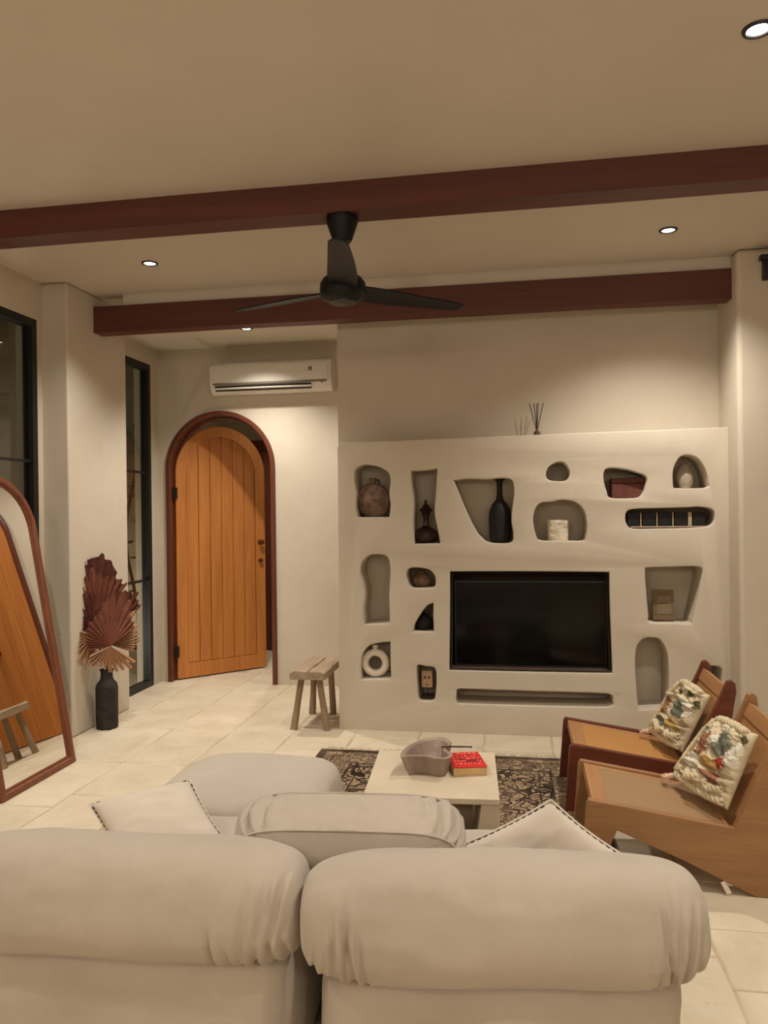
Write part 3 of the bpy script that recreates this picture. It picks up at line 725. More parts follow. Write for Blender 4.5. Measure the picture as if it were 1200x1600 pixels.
def roundpot():
    p = shelf(659, 919, .11); t = empty('round_pot', p); bm = bmesh.new(); bmesh.ops.create_uvsphere(bm, u_segments=30, v_segments=18, radius=1)
    for v in bm.verts:
        d = 1+.04*noise.noise(v.co*4)+.02*math.cos(8*math.atan2(v.co.y, v.co.x)); v.co = Vector((v.co.x*.062*d, v.co.y*.062*d, max(0, .045+v.co.z*.05*d)))
    mesh_obj('body', bm, 'clay', t, 180)
    latheo('rim', [(.022, .086), (.03, .092), (.028, .102), (.02, .102), (.018, .09)], 'clay', t)
    tag(t, 'small round carved clay pot in the upper pebble-shaped niche', 'pot')
roundpot()
def blackpot():
    p = shelf(663, 988, .10); t = empty('black_jar', p)
    latheo('body', [(0, 0), (.035, 0), (.055, .02), (.062, .05), (.05, .082), (.028, .10), (.02, .104)], 'blackclay', t)
    latheo('lid', [(.024, .104), (.024, .11), (.010, .118), (.008, .13), (0, .132)], 'blackclay', t, n=20)
    tag(t, 'little black jar in the sail-shaped niche', 'jar')
blackpot()
def donut():
    p = shelf(587, 1061, .07); t = empty('ring_vase', p); R, r = .0695, .0213; bm = bmesh.new(); n, m_ = 48, 20; rings = []
    for i in range(n):
        a = 2*PI*i/n; rings.append([bm.verts.new(((R+r*math.cos(2*PI*k/m_)*1.15)*math.cos(a), r*1.3*math.sin(2*PI*k/m_), R+r*1.15+(R+r*math.cos(2*PI*k/m_)*1.15)*math.sin(a))) for k in range(m_)])
    for i in range(n):
        A, B = rings[i], rings[(i+1) % n]
        for k in range(m_): bm.faces.new((A[k], A[(k+1) % m_], B[(k+1) % m_], B[k]))
    mesh_obj('ring', bm, 'white', t, 180)
    latheo('spout', [(.016, .180), (.017, .200), (.021, .213), (.019, .214), (.013, .198), (.012, .180)], 'white', t, n=20)
    tag(t, 'white ceramic ring-shaped vase with short spout', 'vase')
donut()
def face():
    p = shelf(668, 1095.5, .08); t = empty('face_sculpture', p); p0 = Vector((p.x, p.y, p.z)); 
    boxo('stand', (-.042, -.03, .006), (.042, .03, .022), 'darkclay', t, .003)
    bm = bmesh.new(); tube(bm, [(0, 0, .02), (0, 0, .08)], .004, 8); mesh_obj('rod', bm, 'black', t, 60)
    hd = boxo('head', (-.036, -.018, .075), (.036, .018, .185), 'facewood', t, .004)
    for s in (-1, 1):
        bm = bmesh.new(); lathe(bm, [(0, 0), (.007, 0), (.007, .004), (0, .005)], 12)
        for v in bm.verts: v.co = Vector((v.co.x+s*.014, -.0175-v.co.z, .142+v.co.y))
        mesh_obj('eye', bm, 'black', hd, 50)
    boxo('mouth', (-.009, -.0195, .090), (.009, -.016, .096), 'bookline', hd, .001)
    boxo('nose', (-.004, -.0225, .106), (.004, -.016, .134), 'facewood', hd, .001)
    tag(t, 'wooden block face with two dark eyes on a thin stand', 'sculpture')
face()
def nichebook():
    a, b_ = at(1021, 923, 'y', YN+.06), at(1054, 969.5, 'y', YN+.06)
    z = at(1040, 973, 'y', YN).z+.0065
    t = empty('hardback_book', ((a.x+b_.x)/2, YN+.07, z)); t.rotation_euler = (math.radians(-7), 0, math.radians(-4)); W = (b_.x-a.x)/2; H = a.z-b_.z+.005
    boxo('pages', (-W+.004, .004, .003), (W-.003, .022, H-.003), 'pages', t, .001)
    cv = boxo('cover', (-W, 0, 0), (W, .004, H), 'bookbrown', t, .001); boxo('cover', (-W, .0222, 0), (W, .0262, H), 'bookbrown', t, .001); boxo('spine', (-W-.003, .0005, 0), (-W, .0257, H), 'bookbrown', t, .001)
    bm = bmesh.new(); x0, x1, z0_, z1_ = -W+.02, W-.012, .036, H-.036; q = .0018
    for aa, bb in (((x0, z0_), (x1, z0_+q)), ((x0, z1_-q), (x1, z1_)), ((x0, z0_), (x0+q, z1_)), ((x1-q, z0_), (x1, z1_))): box(bm, (aa[0], -.0012, aa[1]), (bb[0], .001, bb[1]))
    zm = (z0_+z1_)/2+.01
    for k in range(6): box(bm, (x0+.014+k*.012, -.0012, zm-.004), (x0+.022+k*.012, .001, zm+.004))
    mesh_obj('cover_print', bm, 'bookline', cv)
    boxo('title_panel', (x0+q, -.0006, z0_+q), (x1-q, .001, z1_-q), 'bookpale', cv, 0)
    tag(t, 'brown hardback book with framed square on its cover, standing upright', 'book')
nichebook()
def diffuser():
    zt = at(839, 680, 'y', YN).z; p = at(839, 678, 'y', 5.05); t = empty('reed_diffuser', (p.x, 5.05, zt-.002))
    latheo('bottle', [(0, .002), (.02, .002), (.022, .008), (.02, .03), (.009, .04), (.008, .055), (.006, .055), (.006, .035), (0, .035)], 'flask', t, n=20)
    for dx, dy in ((-.055, .02), (-.02, .03), (.012, -.01), (.05, .01), (.0, .05)):
        bm = bmesh.new(); tube(bm, [(-dx*.05, -dy*.05, .02), (dx*.85, dy*.85, .22)], .0026, 6); mesh_obj('reed', bm, 'reed', t, 60)
    tag(t, 'small bottle with thin dark reeds on the niche wall ledge', 'reed diffuser')
diffuser()
# dark bracket high on the right pier
pb, pb2 = at(1185, 401, 'y', 4.70), at(1192, 436, 'y', 4.70)
br = empty('wall_bracket', (pb2.x+.02, 4.74, pb2.z))
bm = bmesh.new(); box(bm, (-.015, -.045, 0), (.05, -.001, pb.z-pb2.z), .004); mesh_obj('upright', bm, 'black', br, 40)
bm = bmesh.new(); box(bm, (-.045, -.09, pb.z-pb2.z-.03), (.5, -.046, pb.z-pb2.z-.002), .004); mesh_obj('rail', bm, 'black', br, 40)
tag(br, 'black metal curtain rail bracket high on the right pier', 'bracket')

# ------------------------------------------------------------------ leaning arched mirror
def mirror():
    W, Ht = .655, 1.70; R = W/2; spr = Ht-R; fw = .05; dp = .04
    base = Vector((-2.545, 3.788, 0)); t = empty('arched_mirror', base)
    lean = math.radians(9.7); t.rotation_euler = (0, 0, math.radians(90))
    # local: u along the wall (+u = away), v up, depth towards the room; parent turned so local x = world y
    def f(u, v, d): # d > 0 towards the room (world +x => local -y)
        return (u, -(d*math.cos(lean)-v*math.sin(lean)), v*math.cos(lean)+d*math.sin(lean)+dp*0)
    n = 36
    O = [(-R, 0), (-R, spr*.5)]+[(-R*math.cos(PI*k/n), spr+R*math.sin(PI*k/n)) for k in range(n+1)]+[(R, spr*.5), (R, 0)]
    ri = R-fw; I = [(-ri, fw), (-ri, spr*.5)]+[(-ri*math.cos(PI*k/n), spr+ri*math.sin(PI*k/n)) for k in range(n+1)]+[(ri, spr*.5), (ri, fw)]
    bm = bmesh.new(); rows = []
    for (ou, ov), (iu, iv) in zip(O, I):
        mm = lambda a: (ou+(iu-ou)*a, ov+(iv-ov)*a)
        sec = [(0, -dp), (0, -.006), (.12, 0), (.62, 0), (.72, -.006), (.75, -.012), (1, -.014), (1, -dp)]
        rows.append([bm.verts.new(f(*mm(a), d)) for a, d in sec])
    N = len(rows); S = 8
    for i in range(N):
        A, B = rows[i], rows[(i+1) % N]
        for k in range(S): bm.faces.new((A[k], A[(k+1) % S], B[(k+1) % S], B[k]))
    mesh_obj('frame', bm, 'mframe', t, 30)
    bm = bmesh.new(); g = ri+.004; G = [(-g, fw-.004), (g, fw-.004)]+[(g*math.cos(PI*k/n), spr+g*math.sin(PI*k/n)) for k in range(n+1)]
    prism(bm, G, f, -.024, -.020); mesh_obj('mirror_glass', bm, 'mirror', t)
    bm = bmesh.new(); prism(bm, G, f, -.038, -.0245); mesh_obj('backing', bm, 'casing', t)
    bm = bmesh.new()   # easel strut behind
    a = Vector(f(0, 1.3, -dp-.002)); b_ = Vector((0, .44, .012)); tube(bm, [a, b_], .014, 8); mesh_obj('strut', bm, 'casing', t, 60)
    tag(t, 'tall arched floor mirror in a brown wooden frame, leaning back', 'mirror')
mirror()

# ------------------------------------------------------------------ vase and dried palm leaves
VX, VY = -2.733, 4.79
def vase():
    t = empty('floor_vase', (VX, VY, 0))
    o = latheo('body', [(0, 0), (.066, 0), (.071, .006), (.0725, .05), (.0725, .27), (.066, .30), (.045, .325), (.039, .35), (.039, .375), (.044, .395), (.038, .396), (.032, .37), (.032, .30), (.06, .25), (.06, .02), (0, .02)], 'vase', t, n=40)
    for v in o.data.vertices: d = 1+.03*noise.noise(v.co*14); v.co.x *= d; v.co.y *= d
    latheo('lip', [(.036, .392), (.045, .391), (.047, .397), (.036, .400), (.036, .392)], 'vase', t)
    tag(t, 'black cylindrical floor vase with narrow neck by the plaster post', 'vase')
vase()
def palm(label, c, out, off, mat, split=.12, tilt=0., fold=.014, n=13, seed=0):
    """pleated fan leaf: c = measured heart, out = [(angle, radius)] outline in photo measure, 90 = up"""
    rnd = random.Random(seed); nrm0 = Vector((.80, -.60, 0)); tx = Vector((.60, .80, 0)); up = Vector((0, 0, 1))
    P0 = Vector((VX, VY, 0))+nrm0*off; h = atp(c[0], c[1], P0, nrm0)
    nrm = (nrm0*math.cos(tilt)+up*math.sin(tilt)); upv = (up*math.cos(tilt)-nrm0*math.sin(tilt))
    def rad(a):
        for (a1, r1), (a2, r2) in zip(out, out[1:]):
            if a <= a2: k = (a-a1)/(a2-a1); return r1+(r2-r1)*k
        return out[-1][1]
    t = empty('dried_palm_leaf', h); bm = bmesh.new(); K = 2*n; c0 = bm.verts.new((0, 0, 0)); a0, a1 = out[0][0], out[-1][0]
    def pt(a, r, s): a = math.radians(a); return tx*math.cos(a)*r/167+upv*math.sin(a)*r/230+nrm*s
    inner = []
    for k in range(K+1):
        a = a0+(a1-a0)*k/K; r = rad(a)
        inner.append(bm.verts.new(pt(a, r*(1-split), fold*(1 if k % 2 else -1))))
    for k in range(K): bm.faces.new((c0, inner[k], inner[k+1]))
    for j in range(n):   # split tips, one per pleat
        k = 2*j+1; a = a0+(a1-a0)*k/K; r = rad(a)*rnd.uniform(.93, 1.05); da = (a1-a0)/K*.6
        v1 = bm.verts.new(pt(a-da, r*rnd.uniform(.95, 1), fold*.4)); v2 = bm.verts.new(pt(a, r*1.02, fold*1.2)); v3 = bm.verts.new(pt(a+da, r*rnd.uniform(.95, 1), fold*.4))
        bm.faces.new((inner[k-1], inner[k], v2, v1)); bm.faces.new((inner[k], inner[k+1], v3, v2))
    o = mesh_obj('blade', bm, mat, t); md = o.modifiers.new('thickness', 'SOLIDIFY'); md.thickness = .0025; md.offset = 0
    bm = bmesh.new(); e = Vector((VX, VY, .34))+tx*rnd.uniform(-.014, .014)+nrm0*rnd.uniform(-.012, .012); v0 = -nrm*.008
    tube(bm, [v0, v0*.5+(e-h)*.3, Vector((e.x-h.x, e.y-h.y, .44-h.z)), e-h], [.004, .004, .0045, .005], 6); mesh_obj('stem', bm, mat, t, 60)
    return tag(t, label, 'palm leaf', 'dried palm leaves in the black vase')
palm('tallest dried palm leaf at the top of the bunch', (158, 958), [(72, 60), (80, 82), (91, 93), (99, 92), (108, 80)], -.040, 'palmdark', .05, -.02, .012, 5, 1)
palm('tall dark red palm leaf below the topmost one', (156, 975), [(60, 60), (70, 76), (80, 72), (94, 86), (103, 78), (112, 60)], -.020, 'palm', .06, 0, .014, 8, 2)
palm('dark palm leaf fanning to the upper left of the bunch', (149, 984), [(88, 58), (108, 58), (126, 50), (150, 38), (178, 26)], -.006, 'palmdark', .16, .05, .014, 9, 3)
palm('narrow dark palm leaf rising on the right behind the big fan', (170, 1000), [(50, 62), (60, 72), (72, 82), (84, 70)], .004, 'palmdark', .07, .0, .012, 6, 4)
palm('small tan palm fan with split tips at lower left', (147, 992), [(150, 36), (180, 37), (210, 36), (240, 42), (272, 46)], .014, 'palmtan', .34, .1, .012, 10, 5)
palm('small tan palm fan with split tips at the right edge', (174, 1008), [(-32, 27), (0, 32), (30, 36), (52, 48), (64, 66)], .022, 'palmtan', .30, .1, .012, 10, 6)
palm('largest pleated red-brown palm fan at the front', (173, 1010), [(38, 36), (60, 52), (68, 72), (76, 88), (85, 84), (98, 60), (112, 50), (128, 41), (150, 31), (184, 25)], .05, 'palm', .05, .12, .010, 17, 7)
palm('light brown palm fan spreading downward over the vase neck', (173, 1010), [(200, 26), (220, 32), (250, 34), (280, 44), (300, 46), (318, 40)], .055, 'palmtan', .34, -.1, .010, 11, 8)

# ------------------------------------------------------------------ rustic stool
def stool():
    t = empty('rustic_stool', (-1.355, 5.125, 0)); bm = bmesh.new(); L, W, H, th = .255, .115, .392, .058; n = 14
    rows = []
    for i in range(n+1):
        y = -L+2*L*i/n; j = lambda s, a=.006: noise.noise(Vector((y*9, s*3.1, 1)))*a
        e = .006 if i in (0, n) else 0
        ring = [(-W+j(1), H-th+j(2)+e), (W+j(3), H-th+j(4)+e), (W+j(5), H-.01+j(6)), (W*.75+j(12), H+j(7)), (.012+j(8), H+j(9, .004)), (.004, H-.018+j(9, .004)), (-.006+j(8), H+j(10, .004)), (-W*.75+j(12), H+.004+j(11)), (-W+j(1), H-.008+j(6))]
        rows.append([bm.verts.new((x, y, z)) for x, z in ring])
    for A, B in zip(rows, rows[1:]):
        for k in range(9): bm.faces.new((A[k], A[(k+1) % 9], B[(k+1) % 9], B[k]))
    bm.faces.new(rows[0]); bm.faces.new(rows[-1]); mesh_obj('seat', bm, 'stool', t, 45)
    for sx, sy, fx, fy in ((-1, -1, -.107, -.205), (1, -1, .120, -.205), (-1, 1, -.085, .19), (1, 1, .07, .19)):
        bm = bmesh.new(); a = Vector((sx*.06, sy*.165, H-th+.006)); b_ = Vector((fx, fy, 0)); rows = []
        for i in range(6):
            p = b_+(a-b_)*i/5; r = .0215-.003*i/5; rows.append([bm.verts.new(p+Vector((x*r*(1+.1*noise.noise(Vector((i*.7, x, y+sx)))), y*r, 0))) for x, y in ((-1, -.6), (-.6, -1), (.6, -1), (1, -.6), (1, .6), (.6, 1), (-.6, 1), (-1, .6))])
        for A, B in zip(rows, rows[1:]):
            for k in range(8): bm.faces.new((A[k], A[(k+1) % 8], B[(k+1) % 8], B[k]))
        bm.faces.new(rows[0]); bm.faces.new(rows[-1]); mesh_obj('leg', bm, 'stoolleg', t, 50)
    tag(t, 'rustic weathered wooden stool beside the niche wall', 'stool')
stool()

# ------------------------------------------------------------------ rug
def rug():
    x0, y1 = -1.165, 4.505; t = empty('rug', (x0, y1-RUG_L, 0)); bm = bmesh.new(); uvl = bm.loops.layers.uv.new('UVMap'); n, m_ = 24, 36; G = []
    for j in range(m_+1):
        G.append([bm.verts.new((RUG_W*i/n+(.004*noise.noise(Vector((j*.5, 0, i > 0)))), RUG_L*j/m_, .0095+.0012*noise.noise(Vector((i*.4, j*.4, 0))))) for i in range(n+1)])
    for j in range(m_):
        for i in range(n):
            f = bm.faces.new((G[j][i], G[j][i+1], G[j+1][i+1], G[j+1][i]))
    bd = [e for e in bm.edges if e.is_boundary]; r = bmesh.ops.extrude_edge_only(bm, edges=bd)
    for v in [g for g in r['geom'] if isinstance(g, bmesh.types.BMVert)]: v.co.z = .0015
    for f in bm.faces:
        for l in f.loops: l[uvl].uv = (l.vert.co.x, l.vert.co.y)
    mesh_obj('carpet', bm, 'rug', t, 60)
    bm = bmesh.new(); rnd = random.Random(4)
    for y, s in ((RUG_L, 1), (0, -1)):
        x = .006
        while x < RUG_W:
            L = rnd.uniform(.045, .075); dx = rnd.uniform(-.02, .02)
            tube(bm, [(x, y-.004*s, .006), (x+dx*.4, y+L*.5*s, .005), (x+dx, y+L*s, .0035)], [.0028, .0026, .0018], 5); x += rnd.uniform(.006, .011)
    o = mesh_obj('fringe', bm, 'rope', t, 60); o['kind'] = 'stuff'
    tag(t, 'worn dark patterned rug with fringe under the coffee table', 'rug')
rug()

# ------------------------------------------------------------------ coffee table and what lies on it
TH = .35; TCX, TCY, TRZ = -.342, 3.187, math.radians(3.4)
def table():
    t = empty('coffee_table', (TCX, TCY, .011), TRZ); W, D = .262, .282; z1 = TH-.011
    boxo('tabletop', (-W, -D, z1-.022), (W, D, z1), 'trav', t, .002)
    for s in (-1, 1):
        bm = bmesh.new(); prism(bm, [(s*(W-.001), z1-.0222), (s*(W-.07), z1-.0222), (s*(W-.115), 0), (s*(W-.001), 0)], lambda u, v, q: (u, q, v), -D+.004, D-.004, .002, 1); mesh_obj('leg', bm, 'trav', t, 40)
    boxo('cross_panel', (-W+.1, .03, .05), (W-.1, .06, z1-.0224), 'trav', t, .002)
    tag(t, 'low square travertine coffee table on the rug', 'coffee table')
table()
def bowl():
    # heart outline measured on the rim (z about .105 above the table)
    rimz = TH+.085
    rim = [(625, 1181), (629, 1172), (641, 1163), (660, 1155), (682, 1151), (697, 1153), (706, 1160), (704, 1164), (697, 1168), (699, 1172), (706, 1177), (706, 1181), (699, 1185), (684, 1185), (668, 1182), (652, 1181), (636, 1181), (628, 1183)]
    P = [at(x, y, 'z', rimz) for x, y in rim]; c = sum(P, Vector())/len(P); 
    loop = smooth_closed([(p.x-c.x, p.y-c.y) for p in P], 4); t = empty('heart_bowl', (c.x, c.y, TH)); H = rimz-TH
    def offs(L, d):
        out = []; n = len(L)
        for i in range(n):
            a, b_, c_ = Vector(L[i-1]), Vector(L[i]), Vector(L[(i+1) % n]); tn = (c_-a).normalized(); nn = Vector((-tn.y, tn.x)); out.append(b_+nn*d)
        return out
    area = sum(loop[i-1][0]*loop[i][1]-loop[i][0]*loop[i-1][1] for i in range(len(loop))); sg = 1 if area > 0 else -1
    bm = bmesh.new(); rings = []
    for sc, z, o_ in ((.68, 0, 0), (.74, .003, 0), (.86, H*.45, 0), (.97, H*.92, 0), (1.0, H*.985, 0), (.985, H, .004), (.93, H, .009), (.88, H*.93, .011), (.78, H*.45, .011), (.62, .018, .008), (.3, .014, 0)):
        L = offs(loop, sg*o_) if o_ else [Vector(p) for p in loop]
        rings.append([bm.verts.new((p.x*sc, p.y*sc, z)) for p in L])
    for A, B in zip(rings, rings[1:]):
        for k in range(len(A)): bm.faces.new((A[k], A[(k+1) % len(A)], B[(k+1) % len(A)], B[k]))
    bm.faces.new(rings[0]); bm.faces.new(rings[-1])
    mesh_obj('body', bm, 'stone', t, 70)
    tag(t, 'grey-brown heart-shaped stone bowl on the coffee table', 'bowl')
bowl()
def redbook():
    z1 = TH+.038; q = [at(707, 1176, 'z', z1), at(754.5, 1174.5, 'z', z1), at(753, 1197, 'z', z1), at(700, 1199.5, 'z', z1)]
    c = sum(q, Vector())/4; ex = (q[1]-q[0]+q[2]-q[3]).normalized(); W = ((q[1]-q[0]).length+(q[2]-q[3]).length)/4; D = ((q[0]-q[3]).length+(q[1]-q[2]).length)/4
    t = empty('paperback_book', (c.x, c.y, TH), math.atan2(ex.y, ex.x))
    boxo('pages', (-W, -D+.001, .0045), (W-.002, D-.001, .0335), 'pages', t, .001)
    boxo('back_cover', (-W, -D, .001), (W, D, .004), 'pages', t, .0008)
    cv = boxo('front_cover', (-W, -D, .034), (W, D, .038), 'red', t, .0008)
    boxo('spine', (-W-.002, -D, .001), (-W, D, .0335), 'pages', t, .0005)
    rnd = random.Random(2); bm = bmesh.new(); bd = bmesh.new()
    for r in range(5):
        x = -W+.012; y = D-.022-r*(2*D-.04)/4.6
        while x < W-.014:
            l = rnd.uniform(.006, .02); l = min(l, W-.008-x)
            for k in range(max(1, int(l/.0055))): box(bm, (x+k*.0055, y, .0378), (x+k*.0055+.0038, y+.009, .0386))
            x += l+.006
    mesh_obj('cover_lettering', bm, 'ink', cv)['kind'] = 'stuff'
    for k in range(16):
        x, y = rnd.gauss(0, .022), rnd.gauss(.005, .03)
        box(bd, (x-.012, y-.003, .0378), (x+.012, y+.004, .0388))
    mesh_obj('cover_figure', bd, 'inkdark', cv)['kind'] = 'stuff'
    tag(t, 'thick red-covered paperback lying on the coffee table', 'book')
redbook()
a, b_ = at(700, 1166.5, 'z', TH+.094), at(735, 1167, 'z', TH+.098)
st = empty('incense_stick', a); dv = b_-a; c_ = -dv*.3+Vector((0, 0, -.003))
bm = bmesh.new(); tube(bm, [c_, Vector(), dv*.6, dv], [.0032, .0034, .0034, .0026], 8); mesh_obj('shaft', bm, 'reed', st, 60)
bm = bmesh.new(); tube(bm, [dv*.98, dv*1.08], [.0042, .003], 8); mesh_obj('tip', bm, 'black', st, 60)
tag(st, 'thin dark stick poking out over the notch of the stone bowl', 'stick')

# ------------------------------------------------------------------ sofa
def grid_uv(bm, rows, close=True):
    for A, B in zip(rows, rows[1:]):
        n = len(A)
        for k in range(n if close else n-1): bm.faces.new((A[k], A[(k+1) % n], B[(k+1) % n], B[k]))
def bolster(name, L, ry, rz, creases, seams, parent, pn_=2.5, en=4.6, mat='sofa', seed=0, sag=0):
    bm = bmesh.new(); nu, nt_ = 150, 84; rows = []
    for i in range(1, nu):
        u = -math.cos(PI*i/nu); u = math.copysign(abs(u)**.8, u); s = (1-abs(u)**en)**(1/en); row = []
        for k in range(nt_):
            th = 2*PI*k/nt_; c, sn = math.cos(th), math.sin(th)
            rr = (abs(c)**pn_+abs(sn)**pn_)**(-1/pn_)
            d = 0
            for (u0, tc, tw, amp, wd, sl) in creases:
                dt = (th-tc+PI) % (2*PI)-PI; win = max(0, 1-(dt/tw)**2)
                if win > 0:
                    q = (u-u0-sl*dt)/wd; d -= amp*win**1.2*(math.exp(-q*q)-.55*math.exp(-((q-1.6)/1.1)**2)-.35*math.exp(-((q+1.7)/1.1)**2))
            for u0 in seams: d -= .0035*math.exp(-((u-u0)/.006)**2)
            P = Vector((u*1.6, c, sn)); d += .006*noise.noise(P*1.4+Vector((seed, 0, 0)))+.0022*noise.noise(P*4+Vector((seed, 3, 0)))
            row.append(bm.verts.new((u*L/2, c*rr*(ry*s+d), sn*rr*(rz*s+d)+sag*(u*u-.3))))
        rows.append(row)
    grid_uv(bm, rows)
    for row in (rows[0], rows[-1]): bm.faces.new(row)
    return mesh_obj(name, bm, mat, parent, 180)
def puff(name, sx, sy, sz, p, parent, mat='sofa', lines=(), seed=0, pz=None, n=34, tuft=.012):
    """stuffed block: superellipsoid shell, size sx, sy, sz (half extents), standing on z = 0"""
    bm = bmesh.new(); bmesh.ops.create_cube(bm, size=2); bmesh.ops.subdivide_edges(bm, edges=bm.edges, cuts=n, use_grid_fill=True)
    for v in bm.verts:
        q = v.co.copy(); q = Vector((math.sin(q.x*PI/2*.999), math.sin(q.y*PI/2*.999), math.sin(q.z*PI/2*.999))) if False else q
        k = (abs(q.x)**p+abs(q.y)**p+abs(q.z)**p)**(1/p); q = q/k; d = 1+.02*noise.noise(q*1.7+Vector((seed, 0, 0)))+.006*noise.noise(q*5+Vector((seed, 1, 0)))
        for ax, pos in lines: d -= tuft*math.exp(-((q[ax]-pos)/.035)**2)
        v.co = Vector((q.x*sx*d, q.y*sy*d, sz+q.z*sz*d))
    return mesh_obj(name, bm, mat, parent, 180)
def crease_set(side, rnd, n, th_lo=2.6, th_hi=4.4):
    out = []
    for k in range(n):
        u0 = side*rnd.uniform(.72, .93); out.append((u0, rnd.uniform(th_lo, th_hi), rnd.uniform(.5, 1.1), rnd.uniform(.004, .010), rnd.uniform(.010, .020), rnd.uniform(-.05, .05)))
    return out
def module(label, cx, cy, rz, zc, R_, L, cre, seed, dz=0):
    t = empty('sofa_module', (cx, cy, 0), rz)
    seat = puff('seat_base', L/2-.03, .43, .205, 7, t, lines=((0, -.33), (0, .33)), seed=seed); seat.location = (0, .36, .012)
    b_ = bolster('back_bolster', L, R_, R_*1.03, cre, (-.34, .34), t, pn_=2.25, seed=seed); b_.location = (0, 0, zc); b_.rotation_euler.x = math.radians(-8)
    for sx in (-1, 1):
        for sy in (.02, .7): latheo('foot', [(0, 0), (.03, 0), (.03, .03), (0, .03)], 'black', t, (sx*(L/2-.12), sy, 0), 16)
    return tag(t, label, 'sofa', 'modules of the cream sofa')
r1 = random.Random(11)
creR = crease_set(-1, r1, 7, 3.0, 4.3)+crease_set(1, r1, 9, 3.0, 4.3)+[(-.74, 3.5, 1.0, .012, .018, .03), (-.68, 3.7, .8, .009, .015, .03), (.80, 3.6, 1.0, .012, .016, -.03), (.86, 3.5, 1.1, .012, .016, -.05)]
module('right cream velvet sofa section with rounded back bolster, seen from behind', -.042, 1.765, math.radians(6.6), .520, .136, .905, creR, 1)
r2 = random.Random(5)
creL = crease_set(1, r2, 8, 2.6, 4.3)+[(.56, 3.9, .75, .013, .012, .0), (.64, 4.0, .5, .008, .012, .02), (.88, 3.2, 1.1, .011, .016, -.05)]
module('left cream velvet sofa section cut off by the photo edge, seen from behind', -.957, 1.755, math.radians(3), .510, .136, .915, creL, 2)
ot = empty('ottoman', (-1.06, 2.93, .012)); puff('cushion', .345, .33, .19, 4.6, ot, seed=7).location.z = .02
for sx in (-1, 1):
    for sy in (-1, 1): latheo('foot', [(0, 0), (.03, 0), (.03, .035), (0, .035)], 'black', ot, (sx*.22, sy*.2, 0), 16)
tag(ot, 'low rounded cream ottoman in front of the left sofa section', 'ottoman')
# loose box cushion behind the two bolsters
def box_cushion():
    t = empty('back_cushion', (-.446, 2.045, .40), math.radians(5)); bm = bmesh.new(); n = 40; sx, sy, sz = .288, .088, .133
    bmesh.ops.create_cube(bm, size=2); bmesh.ops.subdivide_edges(bm, edges=bm.edges, cuts=n, use_grid_fill=True)
    for v in bm.verts:
        q = v.co.copy(); k = (abs(q.x)**8+abs(q.z)**8)**(1/8) if max(abs(q.x), abs(q.z)) > 1e-6 else 1
        m_ = max(abs(q.x), abs(q.z))
        # outline rounding in x-z, pillowing in y
        fx = (abs(q.x)**5+abs(q.z)**5+1e-9)**(1/5)/max(m_, 1e-6); qx, qz = q.x/fx, q.z/fx
        r = m_; side = (abs(q.y) < .999)
        yy = q.y*(1-.18*r**4)
        a = math.atan2(qz*.6, qx); pl = 0
        if side or r > .9:
            corner = math.exp(-((abs(qx)-.86)/.20)**2)
            pl = (.014*corner*math.sin(a*60+2*noise.noise(Vector((qx*3, q.y, 0))))+.004*noise.noise(Vector((qx*9, q.y*2, qz*9))))*(1-.6*abs(q.y)**6)
        bulge = 1+(.05*(1-q.y*q.y) if side else 0)
        v.co = Vector((qx*(sx*bulge+pl), yy*sy*(1+.35*(1-r**2)), sz+qz*(sz*bulge+pl)))
    o = mesh_obj('cushion_body', bm, 'sofa', t, 180)
    bm = bmesh.new()
    for s in (-1, 1):
        pts = []
        for k in range(81):
            a = 2*PI*k/80; c, sn = math.cos(a), math.sin(a); rr = (abs(c)**5+abs(sn)**5)**(-1/5); pts.append((c*rr*sx*.997, s*sy*.86, sz+sn*rr*sz*.997))
        tube(bm, pts, .0035, 6)
    mesh_obj('piping', bm, 'sofa', t, 60)
    t.rotation_euler.x = math.radians(16)
    tag(t, 'cream box cushion with gathered corners standing between the two bolsters', 'cushion')
box_cushion()
def pillow_mesh(A, B, C, D, thick, n=30, pinch=.05, lump=0, seed=0, wrink=.004):
    A, B, C, D = map(Vector, (A, B, C, D)); nrm = (B-A).cross(D-A).normalized(); bm = bmesh.new(); uvl = bm.loops.layers.uv.new('UVMap'); L = []
    ctr = (A+B+C+D)/4
    for sg in (1, -1):
        G = []
        for j in range(n+1):
            row = []
            for i in range(n+1):
                s, t = i/n, j/n; p = A*(1-s)*(1-t)+B*s*(1-t)+C*s*t+D*(1-s)*t
                es, et = 4*s*(1-s), 4*t*(1-t); pin = pinch*(es*(1-et)**3+et*(1-es)**3); p = p+(ctr-p)*pin
                h = thick*(max(es, 0)*max(et, 0))**.42; N3 = Vector((s*3+seed, t*3, sg))
                h += (lump*noise.noise(N3*2.2)+wrink*noise.noise(N3*Vector((1, 2.5, 1))*1.6))*min(1, es*et*3)
                row.append((bm.verts.new(p+nrm*sg*h), (s, t)))
            G.append(row)
        for j in range(n):
            for i in range(n):
                q = [G[j][i], G[j][i+1], G[j+1][i+1], G[j+1][i]]; f = bm.faces.new([x[0] for x in q])
                for l, x in zip(f.loops, q): l[uvl].uv = x[1]
    bmesh.ops.remove_doubles(bm, verts=bm.verts, dist=1e-5); return bm, nrm, ctr
def edge_pts(A, B, C, D, pinch, which, ts):
    A, B, C, D = map(Vector, (A, B, C, D)); ctr = (A+B+C+D)/4; out = []
    for t in ts:
        p = {0: A.lerp(B, t), 1: B.lerp(C, t), 2: C.lerp(D, t), 3: D.lerp(A, t)}[which]; out.append(p+(ctr-p)*pinch*4*t*(1-t))
    return out
